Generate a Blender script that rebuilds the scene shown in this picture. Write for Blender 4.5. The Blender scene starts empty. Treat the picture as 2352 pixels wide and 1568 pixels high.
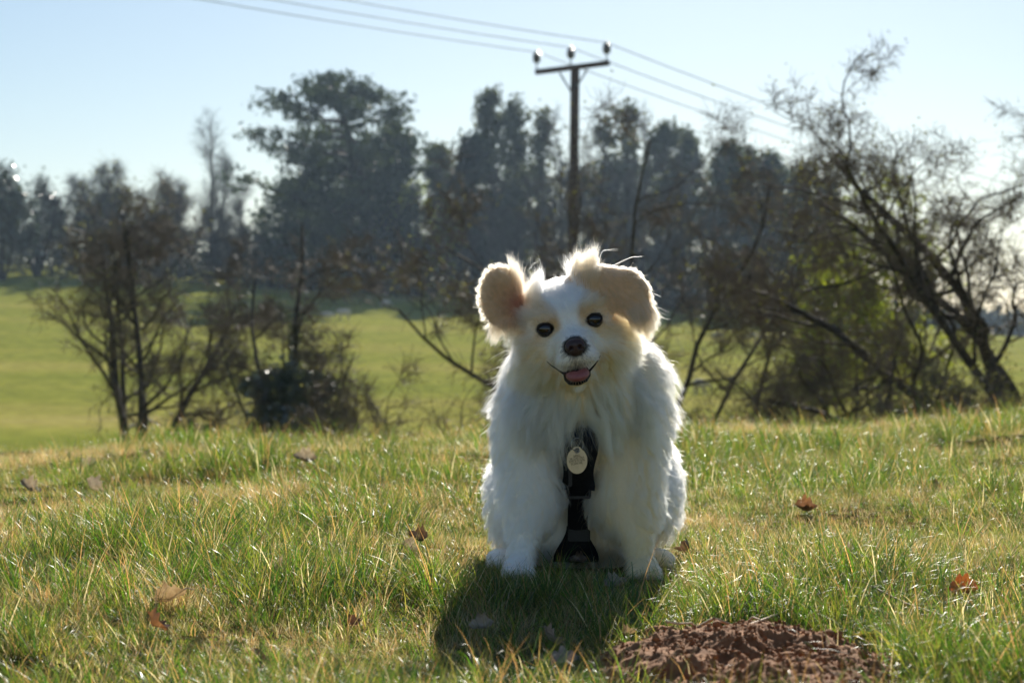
import bpy, math, random
import numpy as np
from mathutils import Vector, Matrix
from mathutils.kdtree import KDTree

SC = bpy.context.scene
COL = SC.collection
R = math.radians

# ------------------------------------------------------------------ camera
CAM_Z = 0.31
cam_d = bpy.data.cameras.new("camera")
cam = bpy.data.objects.new("camera", cam_d)
COL.objects.link(cam)
cam.location = (0, 0, CAM_Z)
cam.rotation_euler = (R(90), 0, 0)
cam_d.sensor_width = 23.5
cam_d.lens = 50
cam_d.clip_start = 0.05
cam_d.clip_end = 5000
cam_d.dof.use_dof = True
cam_d.dof.focus_distance = 2.79
cam_d.dof.aperture_fstop = 7.6
SC.camera = cam
K = 0.47 / 2352          # slope per unit of the 2352 px wide view used for measuring

# ------------------------------------------------------------------ world + sun
SUN_EL, SUN_AZ = 26.0, 7.0
world = bpy.data.worlds.new("World")
SC.world = world
world.use_nodes = True
wn = world.node_tree
for n in list(wn.nodes):
    wn.nodes.remove(n)
wo = wn.nodes.new("ShaderNodeOutputWorld")
bg = wn.nodes.new("ShaderNodeBackground")
sky = wn.nodes.new("ShaderNodeTexSky")
sky.sky_type = 'NISHITA'
sky.sun_disc = False
sky.sun_elevation = R(SUN_EL)
sky.sun_rotation = R(SUN_AZ)
sky.air_density = 1.0
sky.dust_density = 0.28
sky.ozone_density = 3.0
bg.inputs[1].default_value = 0.050
wn.links.new(sky.outputs[0], bg.inputs[0])
wn.links.new(bg.outputs[0], wo.inputs[0])
sd = bpy.data.lights.new("sun", 'SUN')
sun = bpy.data.objects.new("sun", sd)
COL.objects.link(sun)
sd.energy = 5.0
sd.angle = R(0.53)
sd.color = (1.0, 0.94, 0.84)
sv = Vector((math.sin(R(SUN_AZ)) * math.cos(R(SUN_EL)), math.cos(R(SUN_AZ)) * math.cos(R(SUN_EL)), math.sin(R(SUN_EL))))
sun.rotation_euler = (-sv).to_track_quat('-Z', 'Y').to_euler()
sun.location = (10, 100, 60)
SC.view_settings.view_transform = 'Standard'
SC.view_settings.look = 'None'
SC.view_settings.gamma = 1
SC.view_settings.use_curve_mapping = False
SC.view_settings.exposure = 0.82
SC.render.engine = 'CYCLES'
cy = SC.cycles
cy.max_bounces = 16
cy.diffuse_bounces = 12
cy.glossy_bounces = 8
cy.transmission_bounces = 12
cy.transparent_max_bounces = 12
cy.volume_bounces = 0
cy.sample_clamp_indirect = 20
cy.use_denoising = True
cy.caustics_reflective = False
cy.caustics_refractive = False
try:
    SC.cycles_curves.shape = 'RIBBONS'
    SC.cycles_curves.subdivisions = 2
except Exception:
    pass

# ------------------------------------------------------------------ helpers
def P(px, py, Y):
    """world point at depth Y seen at (px, py) of the 2352 x 1568 view (measuring aid)"""
    return Vector(((px - 1176) * K * Y, Y, CAM_Z - (py - 784) * K * Y))

def link(name, data, mat=None, parent=None):
    o = bpy.data.objects.new(name, data)
    COL.objects.link(o)
    if parent is not None:
        o.parent = parent
    if mat is not None and hasattr(data, "materials"):
        for m in (mat if isinstance(mat, (list, tuple)) else [mat]):
            data.materials.append(m)
    return o

def tag(o, label=None, cat=None, group=None, kind=None):
    if label: o["label"] = label
    if cat: o["category"] = cat
    if group: o["group"] = group
    if kind: o["kind"] = kind
    return o

def empty(name, loc=(0, 0, 0)):
    o = bpy.data.objects.new(name, None)
    o.empty_display_size = 0.1
    COL.objects.link(o)
    o.location = loc
    return o

def keep(o, parent):
    """parent o to an empty without moving o's world geometry"""
    o.parent = parent
    o.matrix_parent_inverse = Matrix.Translation(-Vector(parent.location))
    return o

def mesh(name, v, f, smooth=True):
    """v (n,3), f (m,3) or (m,4) numpy arrays -> mesh, fast"""
    v = np.asarray(v, np.float32); f = np.asarray(f, np.int32)
    me = bpy.data.meshes.new(name)
    me.vertices.add(len(v))
    me.vertices.foreach_set("co", v.ravel())
    k = f.shape[1]
    me.loops.add(f.size)
    me.loops.foreach_set("vertex_index", f.ravel())
    me.polygons.add(len(f))
    me.polygons.foreach_set("loop_start", np.arange(0, f.size, k, dtype=np.int32))
    me.polygons.foreach_set("use_smooth", np.full(len(f), bool(smooth)))
    me.update(calc_edges=True)
    return me

def colattr(me, name, c):
    a = me.attributes.new(name, 'FLOAT_COLOR', 'POINT')
    c = np.asarray(c, np.float32)
    if c.shape[1] == 3:
        c = np.hstack([c, np.ones((len(c), 1), np.float32)])
    a.data.foreach_set("color", c.ravel())

def hash2(ix, iy, seed=0):
    h = (ix.astype(np.int64) * 374761393 + iy.astype(np.int64) * 668265263 + seed * 1442695041) & 0xffffffff
    h = ((h ^ (h >> 13)) * 1274126177) & 0xffffffff
    h = (h ^ (h >> 16)) & 0xffffffff
    return h / 4294967295.0

def vnoise(x, y, seed=0):
    x0 = np.floor(x); y0 = np.floor(y)
    fx = x - x0; fy = y - y0
    fx = fx * fx * (3 - 2 * fx); fy = fy * fy * (3 - 2 * fy)
    a = hash2(x0, y0, seed); b = hash2(x0 + 1, y0, seed)
    c = hash2(x0, y0 + 1, seed); d = hash2(x0 + 1, y0 + 1, seed)
    return (a * (1 - fx) + b * fx) * (1 - fy) + (c * (1 - fx) + d * fx) * fy - 0.5

def fbm(x, y, seed=0, octv=4, gain=0.5):
    s = 0; a = 1.0
    for i in range(octv):
        s = s + a * vnoise(x * 2 ** i + 17.3 * i, y * 2 ** i - 9.1 * i, seed + i)
        a *= gain
    return s

def nrm(a):
    return a / np.maximum(np.linalg.norm(a, axis=-1, keepdims=True), 1e-9)

def smooth01(x):
    x = np.clip(x, 0, 1)
    return x * x * (3 - 2 * x)

# ------------------------------------------------------------------ materials
def new_mat(name):
    m = bpy.data.materials.new(name)
    m.use_nodes = True
    nt = m.node_tree
    for n in list(nt.nodes):
        nt.nodes.remove(n)
    return m, nt

def N(nt, t, **kw):
    n = nt.nodes.new(t)
    for k_, v_ in kw.items():
        setattr(n, k_, v_)
    return n

def ramp(nt, fac, stops):
    r = nt.nodes.new("ShaderNodeValToRGB")
    el = r.color_ramp.elements
    el[0].position, el[0].color = stops[0][0], (*stops[0][1], 1)
    el[1].position, el[1].color = stops[-1][0], (*stops[-1][1], 1)
    for p_, c_ in stops[1:-1]:
        e = el.new(p_); e.color = (*c_, 1)
    nt.links.new(fac, r.inputs[0])
    return r.outputs[0]

def noise(nt, scale, detail=4, rough=0.6, coord=None):
    n = nt.nodes.new("ShaderNodeTexNoise")
    n.inputs["Scale"].default_value = scale
    n.inputs["Detail"].default_value = detail
    n.inputs["Roughness"].default_value = rough
    if coord is None:
        g = nt.nodes.new("ShaderNodeNewGeometry")
        coord = g.outputs["Position"]
    nt.links.new(coord, n.inputs["Vector"])
    return n.outputs[0]

def simple(name, c1, c2, scale=20, rough=0.8, bump=0.3, spec=0.3, dist=0.01, metal=0.0, obj=False):
    m, nt = new_mat(name)
    out = N(nt, "ShaderNodeOutputMaterial")
    p = N(nt, "ShaderNodeBsdfPrincipled")
    coord = None
    if obj:
        coord = N(nt, "ShaderNodeTexCoord").outputs["Object"]
    f = noise(nt, scale, coord=coord)
    nt.links.new(ramp(nt, f, [(0.3, c1), (0.7, c2)]), p.inputs["Base Color"])
    p.inputs["Roughness"].default_value = rough
    p.inputs["Specular IOR Level"].default_value = spec
    p.inputs["Metallic"].default_value = metal
    if bump:
        b = N(nt, "ShaderNodeBump")
        b.inputs["Strength"].default_value = bump
        b.inputs["Distance"].default_value = dist
        nt.links.new(f, b.inputs["Height"])
        nt.links.new(b.outputs[0], p.inputs["Normal"])
    nt.links.new(p.outputs[0], out.inputs[0])
    return m

def leafy(name, attr=None, c1=(0.05, 0.08, 0.02), c2=(0.1, 0.14, 0.03), trans=0.45, gloss=0.08, rough=0.45, rnd=0.25, scale=0.5, tgain=1.6):
    """thin leaf / blade: diffuse + translucent + a little gloss"""
    m, nt = new_mat(name)
    out = N(nt, "ShaderNodeOutputMaterial")
    if attr:
        a = N(nt, "ShaderNodeAttribute", attribute_name=attr)
        colr = a.outputs["Color"]
        oi = N(nt, "ShaderNodeObjectInfo")
        hs = N(nt, "ShaderNodeHueSaturation")
        mr = N(nt, "ShaderNodeMapRange")
        mr.inputs["To Min"].default_value = 1 - rnd
        mr.inputs["To Max"].default_value = 1 + rnd
        nt.links.new(oi.outputs["Random"], mr.inputs[0])
        nt.links.new(mr.outputs[0], hs.inputs["Value"])
        nt.links.new(colr, hs.inputs["Color"])
        colr = hs.outputs[0]
    else:
        colr = ramp(nt, noise(nt, scale, 3), [(0.35, c1), (0.65, c2)])
    d = N(nt, "ShaderNodeBsdfDiffuse")
    t = N(nt, "ShaderNodeBsdfTranslucent")
    g = N(nt, "ShaderNodeBsdfGlossy")
    g.inputs["Roughness"].default_value = rough
    g.inputs["Color"].default_value = (0.9, 0.9, 0.9, 1)
    nt.links.new(colr, d.inputs["Color"])
    br = N(nt, "ShaderNodeMix", data_type='RGBA', blend_type='MULTIPLY')
    br.inputs[0].default_value = 1.0
    nt.links.new(colr, br.inputs[6])
    br.inputs[7].default_value = (tgain * 1.05, tgain, tgain * 0.7, 1)
    nt.links.new(br.outputs[2], t.inputs["Color"])
    m1 = N(nt, "ShaderNodeMixShader"); m1.inputs[0].default_value = trans
    nt.links.new(d.outputs[0], m1.inputs[1]); nt.links.new(t.outputs[0], m1.inputs[2])
    m2 = N(nt, "ShaderNodeMixShader"); m2.inputs[0].default_value = gloss
    nt.links.new(m1.outputs[0], m2.inputs[1]); nt.links.new(g.outputs[0], m2.inputs[2])
    nt.links.new(m2.outputs[0], out.inputs[0])
    return m

M_bark = simple("bark", (0.025, 0.02, 0.014), (0.075, 0.06, 0.042), 9, 0.9, 0.6, dist=0.03)
M_twig = simple("twig", (0.09, 0.068, 0.048), (0.21, 0.155, 0.11), 3, 0.75, 0, spec=0.35)
M_twig_far = simple("far_twig", (0.05, 0.042, 0.034), (0.12, 0.10, 0.08), 0.4, 0.85, 0)
M_needle = leafy("pine_needles", c1=(0.010, 0.020, 0.012), c2=(0.055, 0.075, 0.028), trans=0.3, gloss=0.04, scale=0.5)
M_needle2 = leafy("larch_needles", c1=(0.025, 0.035, 0.018), c2=(0.10, 0.11, 0.045), trans=0.35, gloss=0.04, scale=0.5)
M_leaf_green = leafy("spring_leaves", c1=(0.14, 0.19, 0.018), c2=(0.25, 0.29, 0.03), trans=0.5, gloss=0.06, scale=0.9)
M_bud = leafy("opening_buds", c1=(0.10, 0.10, 0.03), c2=(0.17, 0.17, 0.05), trans=0.35, gloss=0.05, scale=0.9)
M_ivy = leafy("ivy_leaves", c1=(0.02, 0.035, 0.012), c2=(0.05, 0.075, 0.02), trans=0.2, gloss=0.16, rough=0.3, scale=3)

# ------------------------------------------------------------------ terrain
YP = np.array([-60, -8, -2, 0.5, 1.6, 2.9, 5.0, 6.6, 8.0, 9.5, 11, 14, 20, 28, 45, 60, 90, 120, 150, 200, 320, 3000.])
ZP = np.array([-2.5, -.5, -.10, -.02, -.003, 0, -.004, -.006, -.045, -.14, -.30, -.62, -1.15, -1.7, -2.2, -2.0, -.6, 1.2, 3.3, 5.4, 6.0, 6.0])
XH = np.array([-900, -60, -30, 0, 12, 25, 35, 60, 900.])
ZH = np.array([8.0, 6.0, 4.9, 3.3, 2.6, 1.3, -.1, -2.2, -3.0])
YD = np.linspace(-60, 320, 3801)
_z = np.interp(YD, YP, ZP)
for _i in range(2):
    _k = np.ones(9) / 9
    _zs = np.convolve(np.pad(_z, 4, mode='edge'), _k, 'valid')
    _w = smooth01((YD - 0) / 6)
    _z = _z * 0 + _zs
_k = np.ones(81) / 81
_zb = np.convolve(np.pad(_z, 40, mode='edge'), _k, 'valid')
_w = smooth01((YD - 16) / 20)
ZD = _z * (1 - _w) + _zb * _w

MOUND = (0.240, 2.09)      # soil mound centre

def ground(x, y):
    x = np.asarray(x, float); y = np.asarray(y, float)
    z = np.interp(y, YD, ZD)
    hx = np.interp(x, XH, ZH) - 3.3
    z = z + hx * smooth01((y - 45) / 110)
    # sideways tilt of the bank on which the dog sits
    tl = smooth01((y - 3.4) / 3.5) * (1 - smooth01((y - 12) / 20))
    z = z + 0.030 * np.clip(x, -6, 6) * tl
    near = 1 - smooth01((y - 10) / 8)
    flat = np.exp(-(((x - 0.09) / 0.22) ** 2 + ((y - 2.97) / 0.3) ** 2))
    z = z + near * (1 - 0.85 * flat) * (0.045 * vnoise(x * 1.7, y * 1.7, 3) + 0.022 * vnoise(x * 5, y * 5, 5))
    far = smooth01((y - 30) / 60)
    z = z + far * (0.5 * vnoise(x / 23, y / 23, 8) + 0.12 * vnoise(x / 7, y / 7, 9))
    # hollows and soil mound
    z = z - 0.02 * np.exp(-(((x + 0.36) / 0.12) ** 2 + ((y - 2.0) / 0.1) ** 2))
    return z

def hit(px, py, y0=1.4, y1=12):
    """ground point seen at (px, py)"""
    ys = np.linspace(y0, y1, 4000)
    zs = CAM_Z - (py - 784) * K * ys
    xs = (px - 1176) * K * ys
    g = ground(xs, ys)
    i = int(np.argmax(g >= zs))
    return Vector((xs[i], ys[i], g[i]))

def build_ground():
    u = np.linspace(-1, 1, 281)
    xs = 0.9 * np.sinh(u * 7.2) 
    v = np.linspace(-1, 1, 361)
    ys = 3.5 + 0.8 * np.sinh(v * 7.6)
    ys = ys[ys > -60]
    X, Y = np.meshgrid(xs, ys)
    Z = ground(X, Y)
    V = np.stack([X, Y, Z], -1).reshape(-1, 3)
    ny, nx = X.shape
    i = np.arange(nx * ny).reshape(ny, nx)
    F = np.stack([i[:-1, :-1], i[:-1, 1:], i[1:, 1:], i[1:, :-1]], -1).reshape(-1, 4)
    me = mesh("ground", V, F)
    m, nt = new_mat("pasture")
    out = N(nt, "ShaderNodeOutputMaterial")
    p = N(nt, "ShaderNodeBsdfPrincipled")
    geo = N(nt, "ShaderNodeNewGeometry")
    sep = N(nt, "ShaderNodeSeparateXYZ")
    nt.links.new(geo.outputs["Position"], sep.inputs[0])
    # thatch close by
    th = ramp(nt, noise(nt, 28, 6, 0.7), [(0.3, (0.022, 0.018, 0.008)), (0.5, (0.05, 0.048, 0.016)), (0.72, (0.10, 0.085, 0.035))])
    # grazed pasture further off, paler dry streaks
    mp = N(nt, "ShaderNodeMapping"); mp.inputs["Scale"].default_value = (0.03, 0.11, 0.1)
    nt.links.new(geo.outputs["Position"], mp.inputs[0])
    big = noise(nt, 1.0, 5, 0.62, coord=mp.outputs[0])
    fine = noise(nt, 1.6, 5, 0.7)
    g1 = ramp(nt, big, [(0.3, (0.205, 0.235, 0.045)), (0.5, (0.275, 0.285, 0.062)), (0.64, (0.345, 0.315, 0.090)), (0.74, (0.48, 0.39, 0.18))])
    g2 = ramp(nt, fine, [(0.3, (0.6, 0.6, 0.6)), (0.7, (1.25, 1.22, 1.1))])
    mu = N(nt, "ShaderNodeMix", data_type='RGBA', blend_type='MULTIPLY'); mu.inputs[0].default_value = 1
    nt.links.new(g1, mu.inputs[6]); nt.links.new(g2, mu.inputs[7])
    mr = N(nt, "ShaderNodeMapRange"); mr.inputs["From Min"].default_value = 9; mr.inputs["From Max"].default_value = 15
    nt.links.new(sep.outputs[1], mr.inputs[0])
    mx = N(nt, "ShaderNodeMix", data_type='RGBA')
    nt.links.new(mr.outputs[0], mx.inputs[0]); nt.links.new(th, mx.inputs[6]); nt.links.new(mu.outputs[2], mx.inputs[7])
    nt.links.new(mx.outputs[2], p.inputs["Base Color"])
    p.inputs["Roughness"].default_value = 1.0
    p.inputs["Specular IOR Level"].default_value = 0.0
    b = N(nt, "ShaderNodeBump"); b.inputs["Strength"].default_value = 0.6; b.inputs["Distance"].default_value = 0.02
    nt.links.new(noise(nt, 45, 5, 0.7), b.inputs["Height"]); nt.links.new(b.outputs[0], p.inputs["Normal"])
    nt.links.new(p.outputs[0], out.inputs[0])
    o = link("ground", me, m)
    tag(o, "sloping green pasture rising to a wood behind a grassy bank", kind="structure")
build_ground()
def gz(x, y): return float(ground(x, y))
# ------------------------------------------------------------------ tubes, foliage
def tubes(S, sides=4):
    """S (n,8): p0, p1, r0, r1 -> open prisms"""
    S = np.asarray(S, float)
    n = len(S)
    p0 = S[:, :3]; p1 = S[:, 3:6]; r0 = S[:, 6]; r1 = S[:, 7]
    d = nrm(p1 - p0)
    ref = np.where(np.abs(d[:, 2:3]) > 0.9, np.array([[1., 0, 0]]), np.array([[0, 0, 1.]]))
    a = nrm(np.cross(d, ref)); b = np.cross(d, a)
    th = np.arange(sides) * 2 * math.pi / sides
    ring = a[:, None] * np.cos(th)[None, :, None] + b[:, None] * np.sin(th)[None, :, None]
    V = np.concatenate([p0[:, None] + ring * r0[:, None, None], p1[:, None] + ring * r1[:, None, None]], 1)
    base = (np.arange(n) * 2 * sides)[:, None]
    k = np.arange(sides); k2 = (k + 1) % sides
    q = np.stack([k, k2, k2 + sides, k + sides], -1)
    F = (base[:, :, None] + q[None]).reshape(-1, 4)
    return V.reshape(-1, 3), F

def flakes(rng, C, size, flat=0.0):
    """a small quad (bent leaf) at each centre"""
    n = len(C)
    a = nrm(rng.normal(size=(n, 3))); 
    if flat: a[:, 2] *= (1 - flat); a = nrm(a)
    b = nrm(np.cross(a, rng.normal(size=(n, 3))))
    s = size * rng.uniform(0.6, 1.3, (n, 1))
    w = s * rng.uniform(0.35, 0.6, (n, 1))
    V = np.stack([C - a * s, C + b * w, C + a * s, C - b * w], 1).reshape(-1, 3)
    F = np.arange(4 * n).reshape(-1, 4)
    return V, F

def join(parts):
    Vs, Fs, o = [], [], 0
    for V, F in parts:
        Vs.append(V); Fs.append(F + o); o += len(V)
    return np.concatenate(Vs), np.concatenate(Fs)

def cyl(p0, p1, r0, r1, n=12, cap=True):
    V, F = tubes(np.array([[*p0, *p1, r0, r1]]), n)
    me = bpy.data.meshes.new("c")
    f = [tuple(q) for q in F.tolist()]
    if cap:
        f.append(tuple(range(n))[::-1]); f.append(tuple(range(n, 2 * n)))
    return V, f

def pmesh(name, parts, smooth=True):
    Vs, Fs, o = [], [], 0
    for V, F in parts:
        Vs += [tuple(v) for v in np.asarray(V).tolist()]
        Fs += [tuple(i + o for i in f) for f in (F if isinstance(F, list) else F.tolist())]
        o += len(V)
    me = bpy.data.meshes.new(name)
    me.from_pydata(Vs, [], Fs)
    me.polygons.foreach_set("use_smooth", np.zeros(len(me.polygons), bool))
    if smooth:
        me.polygons.foreach_set("use_smooth", np.ones(len(me.polygons), bool))
        try: me.set_sharp_from_angle(angle=R(40))
        except Exception: pass
    me.update()
    return me

def lathe(c, prof, n=16, axis='z'):
    V = []; F = []
    for (r, h) in prof:
        for k in range(n):
            a = 2 * math.pi * k / n
            V.append((c[0] + r * math.cos(a), c[1] + r * math.sin(a), c[2] + h))
    for i in range(len(prof) - 1):
        for k in range(n):
            k2 = (k + 1) % n
            F.append((i * n + k, i * n + k2, (i + 1) * n + k2, (i + 1) * n + k))
    F.append(tuple(range(n))[::-1]); F.append(tuple((len(prof) - 1) * n + k for k in range(n)))
    return V, F

HAZE_D = 0.00022
class Grower:
    def __init__(s, seed):
        s.r = random.Random(seed); s.segs = {0: [], 1: [], 2: [], 3: [], 4: []}
    def branch(s, p, d, L, r, lvl, cfg):
        rr = s.r
        n = cfg['steps'][lvl]
        step = L / n
        jit = cfg['jit'][lvl]; up = cfg['up'][lvl]
        kids = cfg['kids'][lvl] if lvl < len(cfg['kids']) else 0
        start = cfg['start'][lvl] if lvl < len(cfg['start']) else 0.2
        px, py, pz = p; dx, dy, dz = d
        pts = []
        for i in range(n):
            dx += rr.gauss(0, jit); dy += rr.gauss(0, jit); dz += rr.gauss(0, jit) + up
            l = math.sqrt(dx * dx + dy * dy + dz * dz); dx /= l; dy /= l; dz /= l
            qx, qy, qz = px + dx * step, py + dy * step, pz + dz * step
            ra = r * (1 - 0.72 * i / n); rb = r * (1 - 0.72 * (i + 1) / n)
            s.segs[lvl].append((px, py, pz, qx, qy, qz, ra, rb))
            pts.append((px, py, pz, qx, qy, qz, dx, dy, dz, ra))
            px, py, pz = qx, qy, qz
        for c in range(kids):
            t = start + (1 - start) * (c + rr.random()) / kids
            k = min(n - 1, int(t * n)); f = t * n - k
            a = pts[k]
            q = (a[0] + (a[3] - a[0]) * f, a[1] + (a[4] - a[1]) * f, a[2] + (a[5] - a[2]) * f)
            ang = R(rr.uniform(*cfg['ang'][lvl]))
            az = rr.uniform(0, 2 * math.pi)
            D = Vector(a[6:9]); ref = Vector((0, 0, 1)) if abs(D.z) < 0.9 else Vector((1, 0, 0))
            A = D.cross(ref).normalized(); B = D.cross(A)
            nd = D * math.cos(ang) + (A * math.cos(az) + B * math.sin(az)) * math.sin(ang)
            fl = cfg.get('flatten', 0)
            if fl: nd.z *= (1 - fl)
            nl = L * rr.uniform(*cfg['len'][lvl]) * (1 - 0.45 * t)
            s.branch(q, nd.normalized(), nl, a[9] * cfg.get('rk', 0.55), lvl + 1, cfg)
    def arr(s, lv):
        out = []
        for l in lv: out += s.segs[l]
        return np.array(out) if out else np.zeros((0, 8))

def twiglets(rng, S, per, L, r, spread=0.9, droop=0.0):
    """many short twigs off the given segments"""
    i = np.repeat(np.arange(len(S)), per)
    t = rng.uniform(0, 1, (len(i), 1))
    p0 = S[i, :3] * (1 - t) + S[i, 3:6] * t
    d = nrm(S[i, 3:6] - S[i, :3])
    d = nrm(d + spread * rng.normal(size=d.shape) + np.array([0, 0, -droop]))
    l = L * rng.uniform(0.4, 1.2, (len(i), 1))
    p1 = p0 + d * l
    d2 = nrm(d + 0.5 * rng.normal(size=d.shape)); p2 = p1 + d2 * l * 0.7
    A = np.hstack([p0, p1, np.full((len(i), 1), r), np.full((len(i), 1), r * .8)])
    B = np.hstack([p1, p2, np.full((len(i), 1), r * .8), np.full((len(i), 1), r * .4)])
    return np.vstack([A, B])

def tree_obj(name, loc, trunkVF, crownVF, mt, mc, label, group=None, cat="tree", extra=()):
    root = empty(name, loc)
    o = np.array(loc)
    tag(root, label, cat, group)
    t = link("trunk", mesh("trunk", trunkVF[0] - o, trunkVF[1]), mt, root)
    for i, (V, F, m) in enumerate(crownVF):
        link("crown" if i == 0 else "foliage", mesh("crown", V - o, F, smooth=False), m, root if i == 0 else root)
    for nm, V, F, m in extra:
        link(nm, mesh(nm, V - o, F, smooth=False), m, root)
    return root

CFG_HAW = dict(steps=[7, 8, 6, 4, 3], jit=[.07, .16, .22, .28, .3], up=[.02, .0, .0, 0, 0], kids=[9, 8, 6], start=[.3, .2, .15],
               ang=[(30, 75), (25, 70), (25, 75)], len=[(.5, .85), (.4, .7), (.35, .6)], rk=.55)

def bare_tree(name, base, H, stems, seed, label, cfg=CFG_HAW, per=3, tw=0.18, tr=0.004, group=None, cat="tree", leaves=None, far=False, r0=0.07, droop=0, spreadtw=0.9, sides=5, lean=None):
    rng = np.random.default_rng(seed)
    g = Grower(seed)
    for k, (dx, dy, dz, hf) in enumerate(stems):
        d = Vector((dx, dy, dz)).normalized()
        q = (base[0] + dx * 0.12 * H * 0.3, base[1] + dy * 0.1, base[2] - 0.15)
        g.branch(q, d, H * hf, r0 * (1.0 if k == 0 else g.r.uniform(.7, .95)), 0, cfg)
    lo = g.arr([0, 1]); hi = g.arr([2, 3, 4])
    tips = g.arr([3]) if len(g.segs[3]) else g.arr([2])
    tipall = np.vstack([tips, g.arr([2])]) if len(g.segs[3]) else tips
    tws = twiglets(rng, tipall, per, tw, tr, spreadtw, droop)
    crown = join([tubes(hi, 3), tubes(tws, 3)]) if len(hi) else tubes(tws, 3)
    cr = [(crown[0], crown[1], M_twig_far if far else M_twig)]
    if leaves:
        m, cnt, sz, zr = leaves
        src = tws
        ends = src[len(src) // 2:, 3:6]
        idx = rng.integers(0, len(ends), cnt)
        C = ends[idx] + rng.normal(size=(cnt, 3)) * tw * 0.4
        V, F = flakes(rng, C, sz)
        cr.append((V, F, m))
    return tree_obj(name, base, tubes(lo, sides), cr, M_bark, M_twig, label, group, cat)


# -- the left hawthorn
def at(px, Y, dz=0):
    x = (px - 1176) * K * Y
    return (x, Y, gz(x, Y) + dz)

bare_tree("hawthorn_tree", at(312, 27), 3.7, [(-.05, .1, 1, 0.95), (.04, -.1, 1, 1.0), (.10, .15, 1, .95), (-.16, .1, 1, .85), (.22, 0, 1, .8)], 11,
          "bare many stemmed hawthorn standing at the left behind the grassy crest",
          cfg=dict(steps=[9, 9, 6, 4], jit=[.08, .17, .24, .28], up=[.01, .01, .0, 0], kids=[10, 6, 2], start=[.30, .12, .1],
                   ang=[(35, 75), (30, 70), (25, 75)], len=[(.34, .58), (.36, .6), (.35, .6)], rk=.5), per=2, tw=.14, tr=.0032, r0=.075,
          leaves=(M_bud, 900, .022, 0))

def ivy_tree():
    base = at(640, 26)
    rng = np.random.default_rng(5)
    g = Grower(21)
    cfg = dict(steps=[9, 7, 5, 4], jit=[.09, .18, .24, .3], up=[.01, .0, -.01, 0], kids=[7, 5, 3], start=[.12, .15, .1],
               ang=[(35, 80), (30, 75), (25, 75)], len=[(.3, .55), (.38, .65), (.35, .6)], rk=.5)
    for dx, dy, hf, r in ((.06, 0, 1, .06), (.02, .15, .85, .05), (-.35, 0, .62, .03), (.5, -.1, .6, .03), (-.15, .2, .75, .035), (.8, 0, .5, .02), (-.8, .1, .42, .02)):
        g.branch((base[0] + dx * .2, base[1], base[2] - .15), Vector((dx, dy, 1)).normalized(), 3.5 * hf, r, 0, cfg)
    lo = g.arr([0, 1]); hi = g.arr([2, 3])
    tws = twiglets(rng, np.vstack([g.arr([3]), g.arr([2])]), 2, .14, .004)
    crown = join([tubes(hi, 3), tubes(tws, 3)])
    # ivy: dense clump round the foot, sleeve up the main stem
    C = []
    n = 9500
    u = nrm(rng.normal(size=(n, 3))) * (rng.uniform(0, 1, (n, 1)) ** 0.33)
    cl = u * np.array([.34, .32, .62]) + np.array([base[0] + .12, base[1], base[2] + .95])
    cl[:, 0] += .16 * fbm(cl[:, 2] * 5, cl[:, 1] * 5, 91, 3) * 2
    cl += 0.09 * rng.normal(size=cl.shape)
    C.append(cl)
    u = nrm(rng.normal(size=(3500, 3))) * (rng.uniform(0, 1, (3500, 1)) ** 0.33)
    C.append(u * np.array([.6, .4, .22]) + np.array([base[0] + .12, base[1], base[2] + 1.35]))
    st = g.segs[0][:9]
    for s_ in st[3:6]:
        t = rng.uniform(0, 1, (150, 1))
        a = np.array(s_[:3]); b = np.array(s_[3:6])
        C.append(a * (1 - t) + b * t + .04 * rng.normal(size=(150, 3)))
    C = np.vstack(C)
    V, F = flakes(rng, C, .04)
    root = tree_obj("ivy_clad_tree", base, tubes(lo, 5), [(crown[0], crown[1], M_twig)], M_bark, M_twig,
                    "small bare tree with its stem and foot wrapped in dark ivy", cat="tree", extra=[("ivy", V, F, M_ivy)])
ivy_tree()

# the wide bare bush right behind the dog
bare_tree("hawthorn_tree", at(1500, 21), 3.6,
          [(-.55, .1, 1, .95), (.0, .2, 1, 1.05), (.45, 0, 1, 1.05), (-1.0, .1, .75, .95), (1.0, .1, .9, 1.0), (.15, -.1, 1, .95), (-.25, .1, 1, 1.0), (1.3, 0, .35, .8), (-1.3, .2, .4, .85), (.7, .2, .55, .9)], 33,
          "wide bare thorn bush with arching grey brown branches directly behind the dog",
          cfg=dict(steps=[10, 9, 6, 4], jit=[.17, .21, .24, .28], up=[.035, .02, .0, 0], kids=[8, 5, 3], start=[.2, .1, .1],
                   ang=[(30, 75), (30, 70), (25, 75)], len=[(.32, .6), (.36, .6), (.35, .6)], rk=.5), per=2, tw=.14, tr=.003, r0=.042,
          leaves=(M_bud, 2500, .018, 0))

# spindly green-leaved young trees
for i, (px, Y, H, sd_) in enumerate(((1955, 24, 3.1, 41), (2030, 23, 3.3, 42), (2095, 24.5, 3.0, 43), (1900, 23.5, 2.4, 44))):
    bare_tree("elder_sapling", at(px, Y), H, [(.03, 0, 1, 1), (-.12, .1, 1, .85)], sd_,
              ["slim sapling in yellow green new leaf nearest the thorn bush side", "tallest slim sapling in yellow green new leaf", "slim sapling in new leaf beside the big overhanging thorn tree", "low slim sapling with few leaves under the thorn bush tips"][i],
              cfg=dict(steps=[8, 6, 5, 3], jit=[.04, .15, .22, .3], up=[.03, .03, 0, 0], kids=[12, 5, 2], start=[.42, .15, .1],
                       ang=[(25, 60), (25, 65), (25, 75)], len=[(.14, .26), (.4, .65), (.35, .6)], rk=.5), per=1, tw=.11, tr=.003, r0=.026,
              leaves=(M_leaf_green, 2300 if i < 3 else 1200, .034, 0))

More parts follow.
